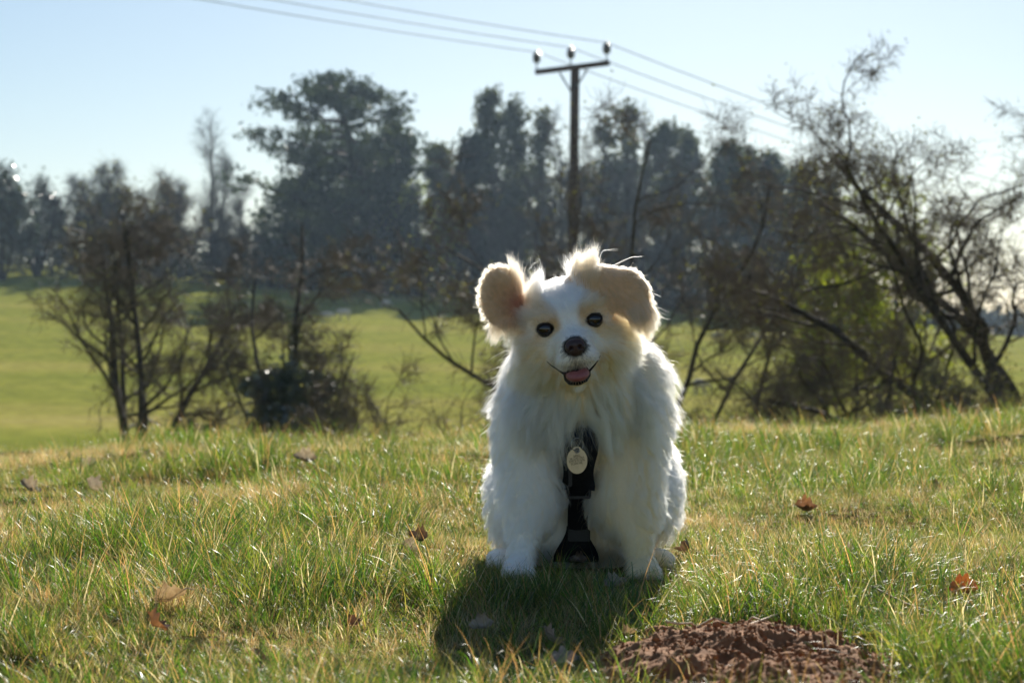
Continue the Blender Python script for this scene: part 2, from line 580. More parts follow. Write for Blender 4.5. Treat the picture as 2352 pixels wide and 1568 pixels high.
# the big thorn tree at the right edge
bare_tree("thorn_tree", at(2420, 17), 3.75,
          [(-.8, .0, 1, .85), (-.3, .2, 1, .85), (.3, 0, 1, .85), (-1.3, .1, .8, .75), (-.5, -.1, 1, .85), (.7, .2, 1, .85), (-1.2, .1, .5, .6), (-.05, .1, 1, .88), (-1.3, -.1, .5, .7)], 57,
          "large gnarled thorn tree arching in from the right edge with small opening buds",
          cfg=dict(steps=[11, 10, 7, 4], jit=[.15, .24, .30, .3], up=[.0, .01, .0, 0], kids=[9, 7, 4], start=[.34, .15, .1],
                   ang=[(30, 75), (30, 75), (25, 80)], len=[(.36, .62), (.36, .6), (.35, .6)], rk=.52), per=2, tw=.09, tr=.0024, r0=.07,
          leaves=(M_bud, 9000, .015, 0))
for i, (px, Y, H, sd_) in enumerate(((2250, 14, .75, 61), (2150, 15, .85, 62), (2310, 16, .9, 63))):
    bare_tree("thorn_shrub", at(px, Y, -.05), H, [(-.3, 0, 1, 1), (.3, .1, 1, .9), (-.8, 0, 1, .8)], sd_,
              ["low twiggy shrub at the foot of the big thorn tree", "thin low shrub left of the big thorn tree trunk", "brown twiggy shrub behind the big thorn tree foot"][i],
              per=2, tw=.1, tr=.003, r0=.018, leaves=(M_bud, 900, .02, 0), cat="shrub",
              cfg=dict(steps=[7, 6, 4, 3], jit=[.1, .2, .25, .3], up=[.02, 0, 0, 0], kids=[5, 4, 2], start=[.2, .1, .1],
                       ang=[(30, 75), (25, 70), (25, 75)], len=[(.4, .7), (.4, .65), (.35, .6)], rk=.5))

# ------------------------------------------------------------------ the wood
def pine_foliage(rng, C, per, rad, size):
    i = np.repeat(np.arange(len(C)), per)
    return flakes(rng, C[i] + rng.normal(size=(len(i), 3)) * rad, size)

def big_pine():
    rng = np.random.default_rng(77)
    Y = 148.0
    base = at(850, Y)
    top = P(770, 195, Y)
    S = []
    pts = [Vector(base), P(848, 560, Y), P(835, 440, Y), P(805, 330, Y), P(785, 250, Y), top]
    rad = [.55, .48, .4, .3, .2, .08]
    for a, b, ra, rb in zip(pts, pts[1:], rad, rad[1:]): S.append((*a, *b, ra, rb))
    ends = [(562, 300, 1.5), (618, 232, 2), (534, 408, 0), (600, 470, 1), (705, 195, 0), (830, 192, 1), (935, 255, -1), (905, 300, 2), (655, 225, -3), (770, 185, -1),
            (945, 330, 1), (960, 390, -2), (640, 330, -4), (690, 290, 4), (880, 215, 0), (620, 520, 3), (700, 380, -5), (900, 420, -5), (760, 240, -6), (830, 270, -6),
            (650, 455, -4), (870, 350, -6), (735, 320, 5), (800, 400, 6), (690, 520, -5), (940, 460, 3), (600, 590, 2), (860, 480, -6), (760, 470, -7), (920, 540, -3), (640, 620, -3), (720, 600, -6), (800, 560, -7)]
    C = []
    limbs = []
    for (px, py, dy) in ends:
        e = P(px, py, Y) + Vector((0, dy, 0))
        # leave the trunk at a height a little below the end
        h = min(max(e.z - abs(e.x - pts[2].x) * rng.uniform(.15, .4), base[2] + 2.2), top.z - .6)
        k = 0
        for a, b in zip(pts, pts[1:]):
            if a.z <= h <= b.z: 
                f = (h - a.z) / (b.z - a.z); st = a.lerp(b, f)
        mid = st.lerp(e, .5) + Vector((rng.normal() * .3, rng.normal() * .3, rng.uniform(-.5, .1)))
        prev = st
        for t in np.linspace(.12, 1, 9):
            q = (st * (1 - t) ** 2 + mid * (2 * t * (1 - t)) + e * t * t) + Vector(rng.normal(size=3) * .08)
            limbs.append((*prev, *q, .16 * (1.05 - t) + .03, .16 * (1.0 - t) + .02)); prev = q
            if t > .35:
                for _ in range(3):
                    C.append(np.array(q) + rng.normal(size=3) * np.array([.55, .6, .28]) * (.5 + .6 * t))
    for _ in range(300):
        px = rng.uniform(610, 960); lo_ = np.interp(px, [610, 700, 780, 860, 960], [480, 330, 260, 300, 400])
        py = rng.uniform(lo_, 690)
        C.append(np.array(P(px, py, Y)) + np.array([0, rng.uniform(-4, 5), 0]))
    C = np.array(C)
    V, F = pine_foliage(rng, C, 24, np.array([.40, .5, .22]), .2)
    lim = tubes(np.array(limbs), 4)
    tk = join([tubes(np.array(S), 8), lim])
    return tree_obj("scots_pine", base, tk, [(V, F, M_needle)], M_bark, None, "huge dark spreading pine with a broad ragged crown at the left of the wood", cat="tree")
big_pine()

def conifer(name, px, ytop, Y, hw, seed, label, mat=None, dens=1.0, group=None, thin=0.0, base_frac=.12, round_=0.0):
    rng = np.random.default_rng(seed)
    base = at(px, Y)
    top = P(px + rng.normal() * 6, ytop, Y)
    H = top.z - base[2]; W = hw * K * Y
    S = []
    ln = Vector((top.x - base[0], 0, H))
    for i in range(6):
        a = Vector(base) + ln * (i / 6); b = Vector(base) + ln * ((i + 1) / 6)
        S.append((*a, *b, .02 * H * (1.03 - i / 6) * .6, .02 * H * (1.03 - (i + 1) / 6) * .6))
    n = int(46 * dens)
    limbs = []; C = []
    for i in range(n):
        t = base_frac + (1 - base_frac) * (i + rng.random()) / n
        prof = (1 - t) ** (0.75 - .35 * round_) * (1 if t > base_frac + .15 else .8)
        L = W * 1.5 * (0.06 + 1.0 * prof) * rng.uniform(.25, 1.3)
        if rng.random() < .22: continue
        az = rng.uniform(0, 2 * math.pi)
        st = np.array(base) + np.array(ln) * t
        d = np.array([math.cos(az), math.sin(az), rng.uniform(-.15, .35) + .5 * t])
        e = st + d * L
        limbs.append((*st, *e, .05, .015))
        for s_ in (.35, .55, .75, .95):
            C.append(st + d * L * s_ + rng.normal(size=3) * .2)
            if rng.random() > .4: C.append(st + d * L * s_ + rng.normal(size=3) * np.array([.4, .4, .25]))
    C = np.array(C)
    V, F = pine_foliage(rng, C, int(26 * (1 - thin)), .30, .22)
    tk = join([tubes(np.array(S), 6), tubes(np.array(limbs), 3)])
    return tree_obj(name, base, tk, [(V, F, mat or M_needle)], M_bark, None, label, group, "tree")

con = [
    (905, 300, 152, 60, "dark rounded pine pressed against the right flank of the spreading pine", M_needle, 0, .8),
    (1002, 345, 156, 42, "short dark conifer filling the dip right of the spreading pine", M_needle2, .2, .5),
    (1082, 330, 150, 50, "dark conifer forming the left shoulder of the second clump", M_needle, 0, .6),
    (1130, 218, 155, 62, "tallest feathery conifer in the second clump left of the utility pole", M_needle2, .25, .1),
    (1188, 240, 158, 50, "feathery conifer beside the tallest one left of the utility pole", M_needle2, .35, .1),
    (1240, 262, 160, 45, "pale feathery conifer close to the utility pole", M_needle2, .45, .1),
    (1390, 285, 158, 55, "bushy conifer just right of the utility pole", M_needle2, .3, .5),
    (1440, 255, 162, 45, "thin conifer with a bare spire right of the utility pole", M_needle2, .45, .1),
    (1525, 285, 156, 60, "dark pointed conifer midway between pole and right slope of the wood", M_needle2, .1, .4),
    (1590, 315, 160, 50, "feathery conifer right of the dark pointed one", M_needle2, .35, .3),
    (1668, 345, 155, 48, "blue dark pine with a jagged top above the thorn bush tips", M_needle, 0, .6),
    (1718, 352, 158, 46, "blue dark pine where the wood starts to step down", M_needle, 0, .6),
    (1765, 372, 156, 44, "blue dark pine on the falling right edge of the wood", M_needle, 0, .6),
    (1838, 400, 158, 46, "last blue dark pine at the right end of the wood", M_needle, 0, .7),
    (1900, 425, 162, 42, "low dark pine behind the green saplings", M_needle, 0, .7),
    (1640, 420, 164, 70, "broad dark conifer deep in the wood behind the thorn bush", M_needle, .45, .8),
    (1500, 400, 166, 70, "broad dark conifer deep in the wood behind the dog", M_needle, .45, .8),
    (1340, 400, 166, 70, "broad dark conifer deep in the wood behind the utility pole", M_needle, .5, .8),
    (1180, 400, 168, 70, "broad dark conifer deep in the wood above the left ear", M_needle, .5, .8),
    (700, 420, 158, 80, "dark conifer hidden behind the spreading pine on its left", M_needle, 0, .9),
    (800, 380, 160, 90, "dark conifer hidden behind the middle of the spreading pine", M_needle, 0, .9),
]
for i, (px, yt, Y, hw, lb, mt_, th, ro) in enumerate(con):
    conifer("conifer", px, yt, Y, hw, 300 + i, lb, mt_, 1.0, thin=th, round_=ro, base_frac=.14)

CFG_FAR = dict(steps=[7, 5, 4], jit=[.05, .13, .2], up=[.02, .03, .02], kids=[13, 6], start=[.25, .15],
               ang=[(22, 50), (25, 60)], len=[(.24, .42), (.35, .6)], rk=.45)
CFG_BIRCH = dict(steps=[8, 6, 4], jit=[.02, .1, .16], up=[.02, .08, .03], kids=[26, 7], start=[.2, .15],
                 ang=[(20, 42), (20, 45)], len=[(.22, .36), (.35, .6)], rk=.4)
def far_bare(px, ytop, Y, seed, label, stems=((0, 0, 1, 1),), cfg=CFG_FAR, per=4, tw=.5, tr=.011, leaves=None, name="bare_tree", r0=.16, group=None, droop=0):
    b = at(px, Y)
    H = (P(px, ytop, Y).z - b[2]) / 1.0
    return bare_tree(name, b, H * .98, stems, seed, label, cfg=cfg, per=per, tw=tw, tr=tr, far=True, r0=r0, sides=4, leaves=leaves, group=group, droop=droop)

rowst = ((0, 0, 1, .98), (-.35, .1, 1, .8), (.35, -.1, 1, .8))
lf = [
    (5, 398, 140, "leafy looking dark hedgerow tree at the far left edge", rowst, (M_ivy, 5000, .14, 0)),
    (85, 425, 146, "bare hedgerow tree second from the left edge", rowst, (M_ivy, 1200, .12, 0)),
    (175, 415, 150, "bare hedgerow tree behind the left side of the near hawthorn", rowst, None),
    (235, 402, 147, "round topped bare hedgerow tree behind the near hawthorn", rowst, (M_bud, 900, .12, 0)),
    (300, 388, 150, "tallest round topped bare hedgerow tree behind the near hawthorn", rowst, (M_bud, 2200, .12, 0)),
    (362, 420, 148, "bare hedgerow tree behind the right side of the near hawthorn", rowst, None),
    (415, 440, 152, "low bare hedgerow tree left of the tall birch", rowst, None),
    (560, 450, 150, "grey bare tree between the tall birch and the pine", ((0, 0, 1, 1),), None),
    (530, 500, 146, "small bare tree under the lowest pine limb", rowst, None),
    (620, 540, 150, "bare tree in the shade of the spreading pine", rowst, (M_ivy, 1500, .14, 0)),
]
for i, (px, yt, Y, lb, st, lv) in enumerate(lf):
    far_bare(px, yt, Y, 500 + i, lb, st, leaves=lv)
far_bare(486, 302, 152, 520, "tall pale bare birch standing alone left of the spreading pine", ((0, 0, 1, 1), (.12, .1, 1, .8)), cfg=CFG_BIRCH, per=2, tw=.45, tr=.008, name="birch_tree", r0=.15)

mid = [
    (1040, 400, 148, "bare grey tree in the gap right of the spreading pine", None),
    (960, 430, 146, "bare tree with yellow green ivy beside the spreading pine", (M_leaf_green, 1800, .15, 0)),
    (1290, 300, 150, "bare grey tree behind the utility pole", None),
    (1350, 320, 152, "bare brown tree right behind the utility pole", None),
    (1475, 290, 150, "bare grey tree between two conifers right of the pole", None),
    (1570, 380, 148, "bare brown tree in front of the dark pines", None),
    (1120, 420, 146, "bare brown tree above the left ear of the dog", None),
    (1220, 420, 146, "bare brown tree above the head of the dog", None),
    (1420, 420, 146, "bare brown tree above the right ear of the dog", None),
    (880, 470, 147, "bare tree with ivy in front of the spreading pine trunk", (M_ivy, 2500, .14, 0)),
    (1750, 450, 148, "bare tree in front of the blue pines", None),
]
for i, (px, yt, Y, lb, lv) in enumerate(mid):
    far_bare(px, yt, Y, 540 + i, lb, rowst if i % 2 else ((0, 0, 1, 1), (.3, 0, 1, .7)), leaves=lv)

# undergrowth along the foot of the wood: uncountable, one mass
def undergrowth():
    rng = np.random.default_rng(9)
    segs = []; C = []
    n = 620
    px = rng.uniform(-80, 2010, n)
    Y = rng.uniform(143, 168, n)
    h = np.interp(px, [-80, 430, 560, 700, 1000, 1700, 2010], [3.4, 3.4, 3.0, 3.6, 3.4, 2.8, 2.0]) * rng.uniform(.5, 1.1, n)
    for i in range(n):
        x = (px[i] - 1176) * K * Y[i]; z = gz(x, Y[i])
        k = 42
        u = nrm(rng.normal(size=(k, 3))) * rng.uniform(.3, 1, (k, 1)) ** .5
        C.append(np.array([x, Y[i], z + h[i] * .42]) + u * np.array([.95, .9, h[i] * .55]))
    C = np.vstack(C)
    V, F = flakes(rng, C, .2)
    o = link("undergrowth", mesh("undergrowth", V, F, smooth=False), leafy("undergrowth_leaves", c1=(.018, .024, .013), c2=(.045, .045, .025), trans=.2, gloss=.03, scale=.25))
    tag(o, "dark tangled undergrowth along the foot of the wood", kind="stuff")
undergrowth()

def far_wood():
    rng = np.random.default_rng(19)
    C = []
    for k in range(420):
        x = rng.uniform(30, 190); Y = rng.uniform(300, 330) 
        z = gz(x, Y); h = 3.2 + 2.2 * rng.random()
        u = nrm(rng.normal(size=(30, 3))) * rng.uniform(.3, 1, (30, 1)) ** .5
        C.append(np.array([x, Y, z + h * .45]) + u * np.array([2.2, 1.8, h * .55]))
    for k in range(260):
        x = rng.uniform(-260, -20); Y = rng.uniform(300, 330) 
        z = gz(x, Y); h = 3.2 + 2.2 * rng.random()
        u = nrm(rng.normal(size=(30, 3))) * rng.uniform(.3, 1, (30, 1)) ** .5
        C.append(np.array([x, Y, z + h * .45]) + u * np.array([2.2, 1.8, h * .55]))
    V, F = flakes(rng, np.vstack(C), .75)
    o = link("far_woods", mesh("far_woods", V, F, smooth=False), leafy("far_wood_leaves", c1=(.02, .025, .018), c2=(.045, .045, .03), trans=.2, gloss=.02, scale=.1))
    tag(o, "distant low woodland on the skyline", kind="stuff")
far_wood()

# ------------------------------------------------------------------ utility pole and lines
def utility_pole():
    Y = 65.0
    b = at(1311, Y)
    root = empty("utility_pole", b)
    tag(root, "brown wooden utility pole with a tilted crossarm and three dark insulators", "utility pole")
    Mw = simple("pole_wood", (.035, .022, .016), (.075, .045, .032), 6, .85, .4)
    Ms = simple("dull_steel", (.10, .10, .10), (.2, .2, .2), 8, .5, .1, metal=.6)
    Md = simple("brown_porcelain", (.012, .009, .009), (.03, .02, .018), 8, .15, 0, spec=.6)
    top = P(1321, 157, Y)
    V, F = cyl(b, top, .165, .135, 14)
    keep(link("post", pmesh("post", [(V, F)]), Mw), root)
    # crossarm from left end (further) to right end (nearer)
    L = P(1231, 168, 65.9); Rr = P(1398, 147, 64.1)
    ax = (Rr - L).normalized(); up = Vector((0, 0, 1)); sd_ = ax.cross(up).normalized()
    off = sd_ * -0.19 * 0 + Vector((.0, -.2, 0))
    def box(a, b_, w, h):
        x = (b_ - a).normalized(); s_ = x.cross(up).normalized(); u_ = s_.cross(x)
        V = []
        for q in (a, b_):
            for i, j in ((-1, -1), (1, -1), (1, 1), (-1, 1)):
                V.append(tuple(q + s_ * (w * i / 2) + u_ * (h * j / 2)))
        F = [(0, 1, 2, 3), (7, 6, 5, 4), (0, 4, 5, 1), (1, 5, 6, 2), (2, 6, 7, 3), (3, 7, 4, 0)]
        return V, F
    keep(link("crossarm", pmesh("crossarm", [box(L + off, Rr + off, .1, .15)], False), Mw), root)
    ins = []
    for nm, (px, dpy) in enumerate(((1231, 0), (1312, 0), (1393, 0))):
        t = (px - 1231) / (1398 - 1231)
        t = min(max(t, .01), .985)
        q = L.lerp(Rr, t) + off
        if nm == 1: q = Vector((q.x, q.y, q.z))
        o = keep(link("pin", pmesh("pin", [cyl(q + Vector((0, 0, .07)), q + Vector((0, 0, .34)), .022, .022, 8)]), Ms), root)
        c = q + Vector((0, 0, .27))
        ic = keep(link("insulator", pmesh("insulator", [lathe(c, [(.03, 0), (.1, .02), (.12, .06), (.07, .08), (.13, .11), (.145, .16), (.08, .19), (.12, .22), (.115, .28), (.05, .31), (.06, .35), (.02, .38)], 14)]), Md), root)
        ins.append(c + Vector((0, 0, .33)))
    for px, py, px2, py2 in ((1285, 168, 1311, 212), (1349, 160, 1325, 200)):
        a = P(px, py, Y - .1) + Vector((0, -.08, 0)); c = P(px2, py2, Y) + Vector((0, -.16, 0))
        keep(link("brace", pmesh("brace", [box(a, c, .04, .05)], False), Ms), root)
    Mc = simple("weathered_cable", (.20, .22, .23), (.3, .32, .33), 2, .5, 0, metal=.3)
    dirL = Vector((-.66, -.75, 0)).normalized(); dirR = Vector((.66, .75, 0)).normalized()
    names = ["lowest overhead wire running from the left insulator", "middle overhead wire running over the centre insulator", "uppermost overhead wire running over the right insulator"]
    for k, c in enumerate(ins):
        pts = []
        for t in np.linspace(32, 0, 17):
            pts.append(c + dirL * t + Vector((0, 0, -.01 * t + .0016 * t * t * .6)))
        for t in np.linspace(3, 50, 24):
            pts.append(c + dirR * t + Vector((0, 0, -.145 * t + .0011 * t * t)))
        S = [(*a, *b_, .014, .014) for a, b_ in zip(pts, pts[1:])]
        V, F = tubes(np.array(S), 6)
        tag(link("power_line", mesh("power_line", V, F), Mc), names[k], "power line", "overhead wires on the utility pole")
utility_pole()

# ------------------------------------------------------------------ haze: the bright spring air
def haze():
    v = [(x, y, z) for z in (-6.0, 24.0) for x, y in ((-640, -70), (640, -70), (640, 840), (-640, 840))]
    f = [(3, 2, 1, 0), (4, 5, 6, 7), (0, 1, 5, 4), (1, 2, 6, 5), (2, 3, 7, 6), (3, 0, 4, 7)]
    me = bpy.data.meshes.new("haze"); me.from_pydata(v, [], f); me.update()
    m, nt = new_mat("haze_air")
    out = N(nt, "ShaderNodeOutputMaterial"); p = N(nt, "ShaderNodeVolumePrincipled")
    p.inputs["Color"].default_value = (.56, .76, 1.0, 1)
    p.inputs["Density"].default_value = HAZE_D
    p.inputs["Anisotropy"].default_value = .45
    nt.links.new(p.outputs[0], out.inputs["Volume"])
    o = link("haze", me, m)
    tag(o, "thin bright haze over the pasture and wood", kind="stuff")
haze()
# ------------------------------------------------------------------ implicit surfaces
def sd_ell(p, c, r, Rm=None):
    q = p - np.asarray(c, float)
    if Rm is not None: q = q @ Rm
    r = np.asarray(r, float)
    k0 = np.linalg.norm(q / r, axis=-1); k1 = np.linalg.norm(q / (r * r), axis=-1)
    return k0 * (k0 - 1) / np.maximum(k1, 1e-6)

def sd_cap(p, a, b, ra, rb):
    a = np.asarray(a, float); b = np.asarray(b, float)
    ab = b - a; t = np.clip(((p - a) @ ab) / (ab @ ab), 0, 1)
    return np.linalg.norm(p - a - t[..., None] * ab, axis=-1) - (ra + (rb - ra) * t)

def smin(a, b, k):
    h = np.clip(0.5 + 0.5 * (b - a) / k, 0, 1)
    return b * (1 - h) + a * h - k * h * (1 - h)

def smax(a, b, k): return -smin(-a, -b, k)

def surface_net(f, lo, hi, h):
    lo = np.asarray(lo, float); hi = np.asarray(hi, float)
    n = np.ceil((hi - lo) / h).astype(int) + 1
    xs, ys, zs = [lo[i] + h * np.arange(n[i]) for i in range(3)]
    D = np.empty(tuple(n), np.float32)
    for i in range(0, n[0], 16):
        X, Y, Z = np.meshgrid(xs[i:i + 16], ys, zs, indexing='ij')
        D[i:i + 16] = f(np.stack([X, Y, Z], -1))
    S = D < 0
    cnt = np.zeros(tuple(n - 1), np.int16)
    acc = np.zeros(tuple(n - 1) + (3,), np.float32)
    offs = [(0, 0, 0), (1, 0, 0), (0, 1, 0), (1, 1, 0), (0, 0, 1), (1, 0, 1), (0, 1, 1), (1, 1, 1)]
    def sl(o): return tuple(slice(o[i], n[i] - 1 + o[i]) for i in range(3))
    for a in range(8):
        for ax in range(3):
            if offs[a][ax]: continue
            b = list(offs[a]); b[ax] = 1
            da = D[sl(offs[a])]; db = D[sl(b)]
            m = (da < 0) != (db < 0)
            t = np.where(m, da / np.where(m, da - db, 1), 0)
            for k in range(3):
                acc[..., k] += np.where(m, offs[a][k] + (t if k == ax else 0), 0)
            cnt += m
    act = cnt > 0
    idx = -np.ones(act.shape, np.int64)
    ijk = np.argwhere(act)
    idx[act] = np.arange(len(ijk))
    V = lo + (ijk + acc[act] / cnt[act][:, None]) * h
    Fs = []
    for ax in range(3):
        u, v = (ax + 1) % 3, (ax + 2) % 3
        s0 = [slice(1, n[i] - 1) for i in range(3)]; s1 = list(s0)
        s0[ax] = slice(0, n[ax] - 1); s1[ax] = slice(1, n[ax])
        A = S[tuple(s0)]; B = S[tuple(s1)]
        m = np.argwhere(A != B)
        base = m.copy()
        for i in range(3):
            if i != ax: base[:, i] += 1
        flip = S[tuple(base.T)]
        def cell(du, dv):
            q = base.copy(); q[:, u] -= du; q[:, v] -= dv
            return idx[tuple(q.T)]
        q = np.stack([cell(0, 0), cell(1, 0), cell(1, 1), cell(0, 1)], -1)
        q[~flip] = q[~flip][:, ::-1]
        Fs.append(q)
    F = np.concatenate(Fs)
    return V, F

# ------------------------------------------------------------------ sheep
def sheep():
    def f(p):
        d = sd_ell(p, (0, 0, .62), (.52, .27, .27))
        d = smin(d, sd_cap(p, (.42, 0, .72), (.66, 0, .50), .14, .09), .08)
        return d
    V, F = surface_net(f, (-.7, -.4, .2), (.9, .4, 1.05), .055)
    V = V + 0.02 * np.stack([fbm(V[:, 1] * 9, V[:, 2] * 9, 4), fbm(V[:, 0] * 9, V[:, 2] * 9, 5), fbm(V[:, 0] * 9, V[:, 1] * 9, 6)], -1)
    Mf = simple("fleece", (.42, .38, .32), (.6, .56, .48), 14, .95, .6, obj=True)
    Mh = simple("sheep_face", (.25, .21, .18), (.4, .35, .3), 10, .9, 0, obj=True)
    me = mesh("body", V, F)
    hV, hF = surface_net(lambda p: smin(sd_cap(p, (.64, 0, .50), (.84, 0, .36), .085, .05), smin(sd_ell(p, (.66, .12, .54), (.03, .07, .03)), sd_ell(p, (.66, -.12, .54), (.03, .07, .03)), .02), .03), (.4, -.3, .2), (1.0, .3, .7), .03)
    mh = mesh("head", hV, hF)
    lm = pmesh("leg", [cyl((0, 0, .45), (0, 0, 0), .055, .035, 6)])
    spots = [(750, 731, 'grazing sheep left of the pair in the shade of the wood', .2, 1.0), (791, 727, 'larger pale grazing sheep at the edge of the shade', 3.0, 1.15),
             (884, 700, 'sheep deepest in the shade below the spreading pine', .4, .95), (1728, 778, 'sheep seen through the thorn bush right of the dog', 2.7, .9),
             (1752, 781, 'sheep grazing beside another behind the thorn bush', .3, .85), (1650, 776, 'sheep nearest the shoulder of the dog in the far pasture', 3.3, .85), (1607, 895, 'sheep low in the pasture close by the shoulder of the dog', .5, .9), (2150, 808, 'lone sheep under the green saplings and thorn tree', .1, .8)]
    for i, (px, py, lb, rz, s) in enumerate(spots):
        q = hit(px, py + 8, 30, 190)
        r = empty("sheep", q); r.rotation_euler = (0, 0, rz); r.scale = (s * .62, s * .62, s * .62)
        tag(r, lb, "sheep", "sheep grazing in the pasture")
        b = bpy.data.objects.new("body", me); h = bpy.data.objects.new("head", mh)
        for o in (b, h): COL.objects.link(o); o.parent = r
        if i == 0: me.materials.append(Mf); mh.materials.append(Mh); lm.materials.append(Mh)
        for x, y in ((.32, .13), (.32, -.13), (-.32, .13), (-.32, -.13)):
            l = bpy.data.objects.new("leg", lm); COL.objects.link(l); l.parent = r; l.location = (x, y, 0)
sheep()

# ------------------------------------------------------------------ grass
M_grass = leafy("grass_blades", attr="blade", trans=0.5, gloss=0.05, rough=0.34, rnd=0.35, tgain=1.75)
GREENS = [(.065, .15, .012), (.095, .19, .016), (.135, .22, .022), (.17, .225, .026), (.03, .08, .018), (.22, .225, .04), (.035, .075, .02)]
STRAWS = [(.42, .33, .17), (.52, .43, .26), (.34, .22, .11), (.62, .54, .38), (.44, .26, .12)]

def tuft(rng, nb, rad, hmin, hmax, w, lean, bend, straw, droop=0.0, nseg=4):
    n = nb
    a = rng.uniform(0, 2 * math.pi, n); rr = rad * np.sqrt(rng.uniform(0, 1, n))
    base = np.stack([rr * np.cos(a), rr * np.sin(a), np.full(n, -.006)], -1)
    az = a + rng.normal(size=n) * .9
    ln = np.abs(rng.normal(size=n)) * lean + rr / max(rad, 1e-4) * lean * .5
    h = rng.uniform(hmin, hmax, n)
    hd = np.stack([np.cos(az), np.sin(az), np.zeros(n)], -1)
    bd = bend * rng.uniform(.2, 1.3, n)
    tw = rng.uniform(0, math.pi, n)
    side = np.stack([np.cos(az + math.pi / 2 + tw * .35), np.sin(az + math.pi / 2 + tw * .35), np.zeros(n)], -1)
    ww = w * rng.uniform(.55, 1.25, n)
    P_ = base.copy(); rows = []
    for k in range(nseg + 1):
        t = k / nseg
        ang = ln + bd * t * t * 1.6 + droop * t * t
        wk = ww * (1 - t ** 1.8) * (0.75 + .25 * min(1, t * 3))
        if k == nseg:
            rows.append(P_[:, None])
        else:
            rows.append(np.stack([P_ - side * wk[:, None] / 2, P_ + side * wk[:, None] / 2], 1))
        step = (h / nseg)[:, None] * (hd * np.sin(ang)[:, None] + np.array([0, 0, 1.]) * np.cos(ang)[:, None])
        P_ = P_ + step
    V = np.concatenate(rows, 1)       # n, 2*nseg+1, 3
    m = 2 * nseg + 1
    b0 = (np.arange(n) * m)[:, None]
    T = []
    for k in range(nseg - 1):
        T += [(2 * k, 2 * k + 1, 2 * k + 3), (2 * k, 2 * k + 3, 2 * k + 2)]
    T += [(2 * nseg - 2, 2 * nseg - 1, 2 * nseg)]
    F = (b0[:, :, None] + np.array(T)[None]).reshape(-1, 3)
    isS = rng.uniform(size=n) < straw
    G = np.array(GREENS)[rng.integers(0, len(GREENS), n)]; S_ = np.array(STRAWS)[rng.integers(0, len(STRAWS), n)]
    c = np.where(isS[:, None], S_, G) * rng.uniform(.8, 1.2, (n, 1))
    C = np.repeat(c[:, None], m, 1)
    # dry yellow tips on some blades, pale sheaths at the base
    tipd = (rng.uniform(size=n) < .2)[:, None] * np.linspace(0, 1, nseg + 1)[np.repeat(np.arange(nseg + 1), [2] * nseg + [1])][None] ** 3
    C = C * (1 - tipd[..., None]) + np.array([.34, .25, .1]) * tipd[..., None]
    return V.reshape(-1, 3), F, C.reshape(-1, 3)

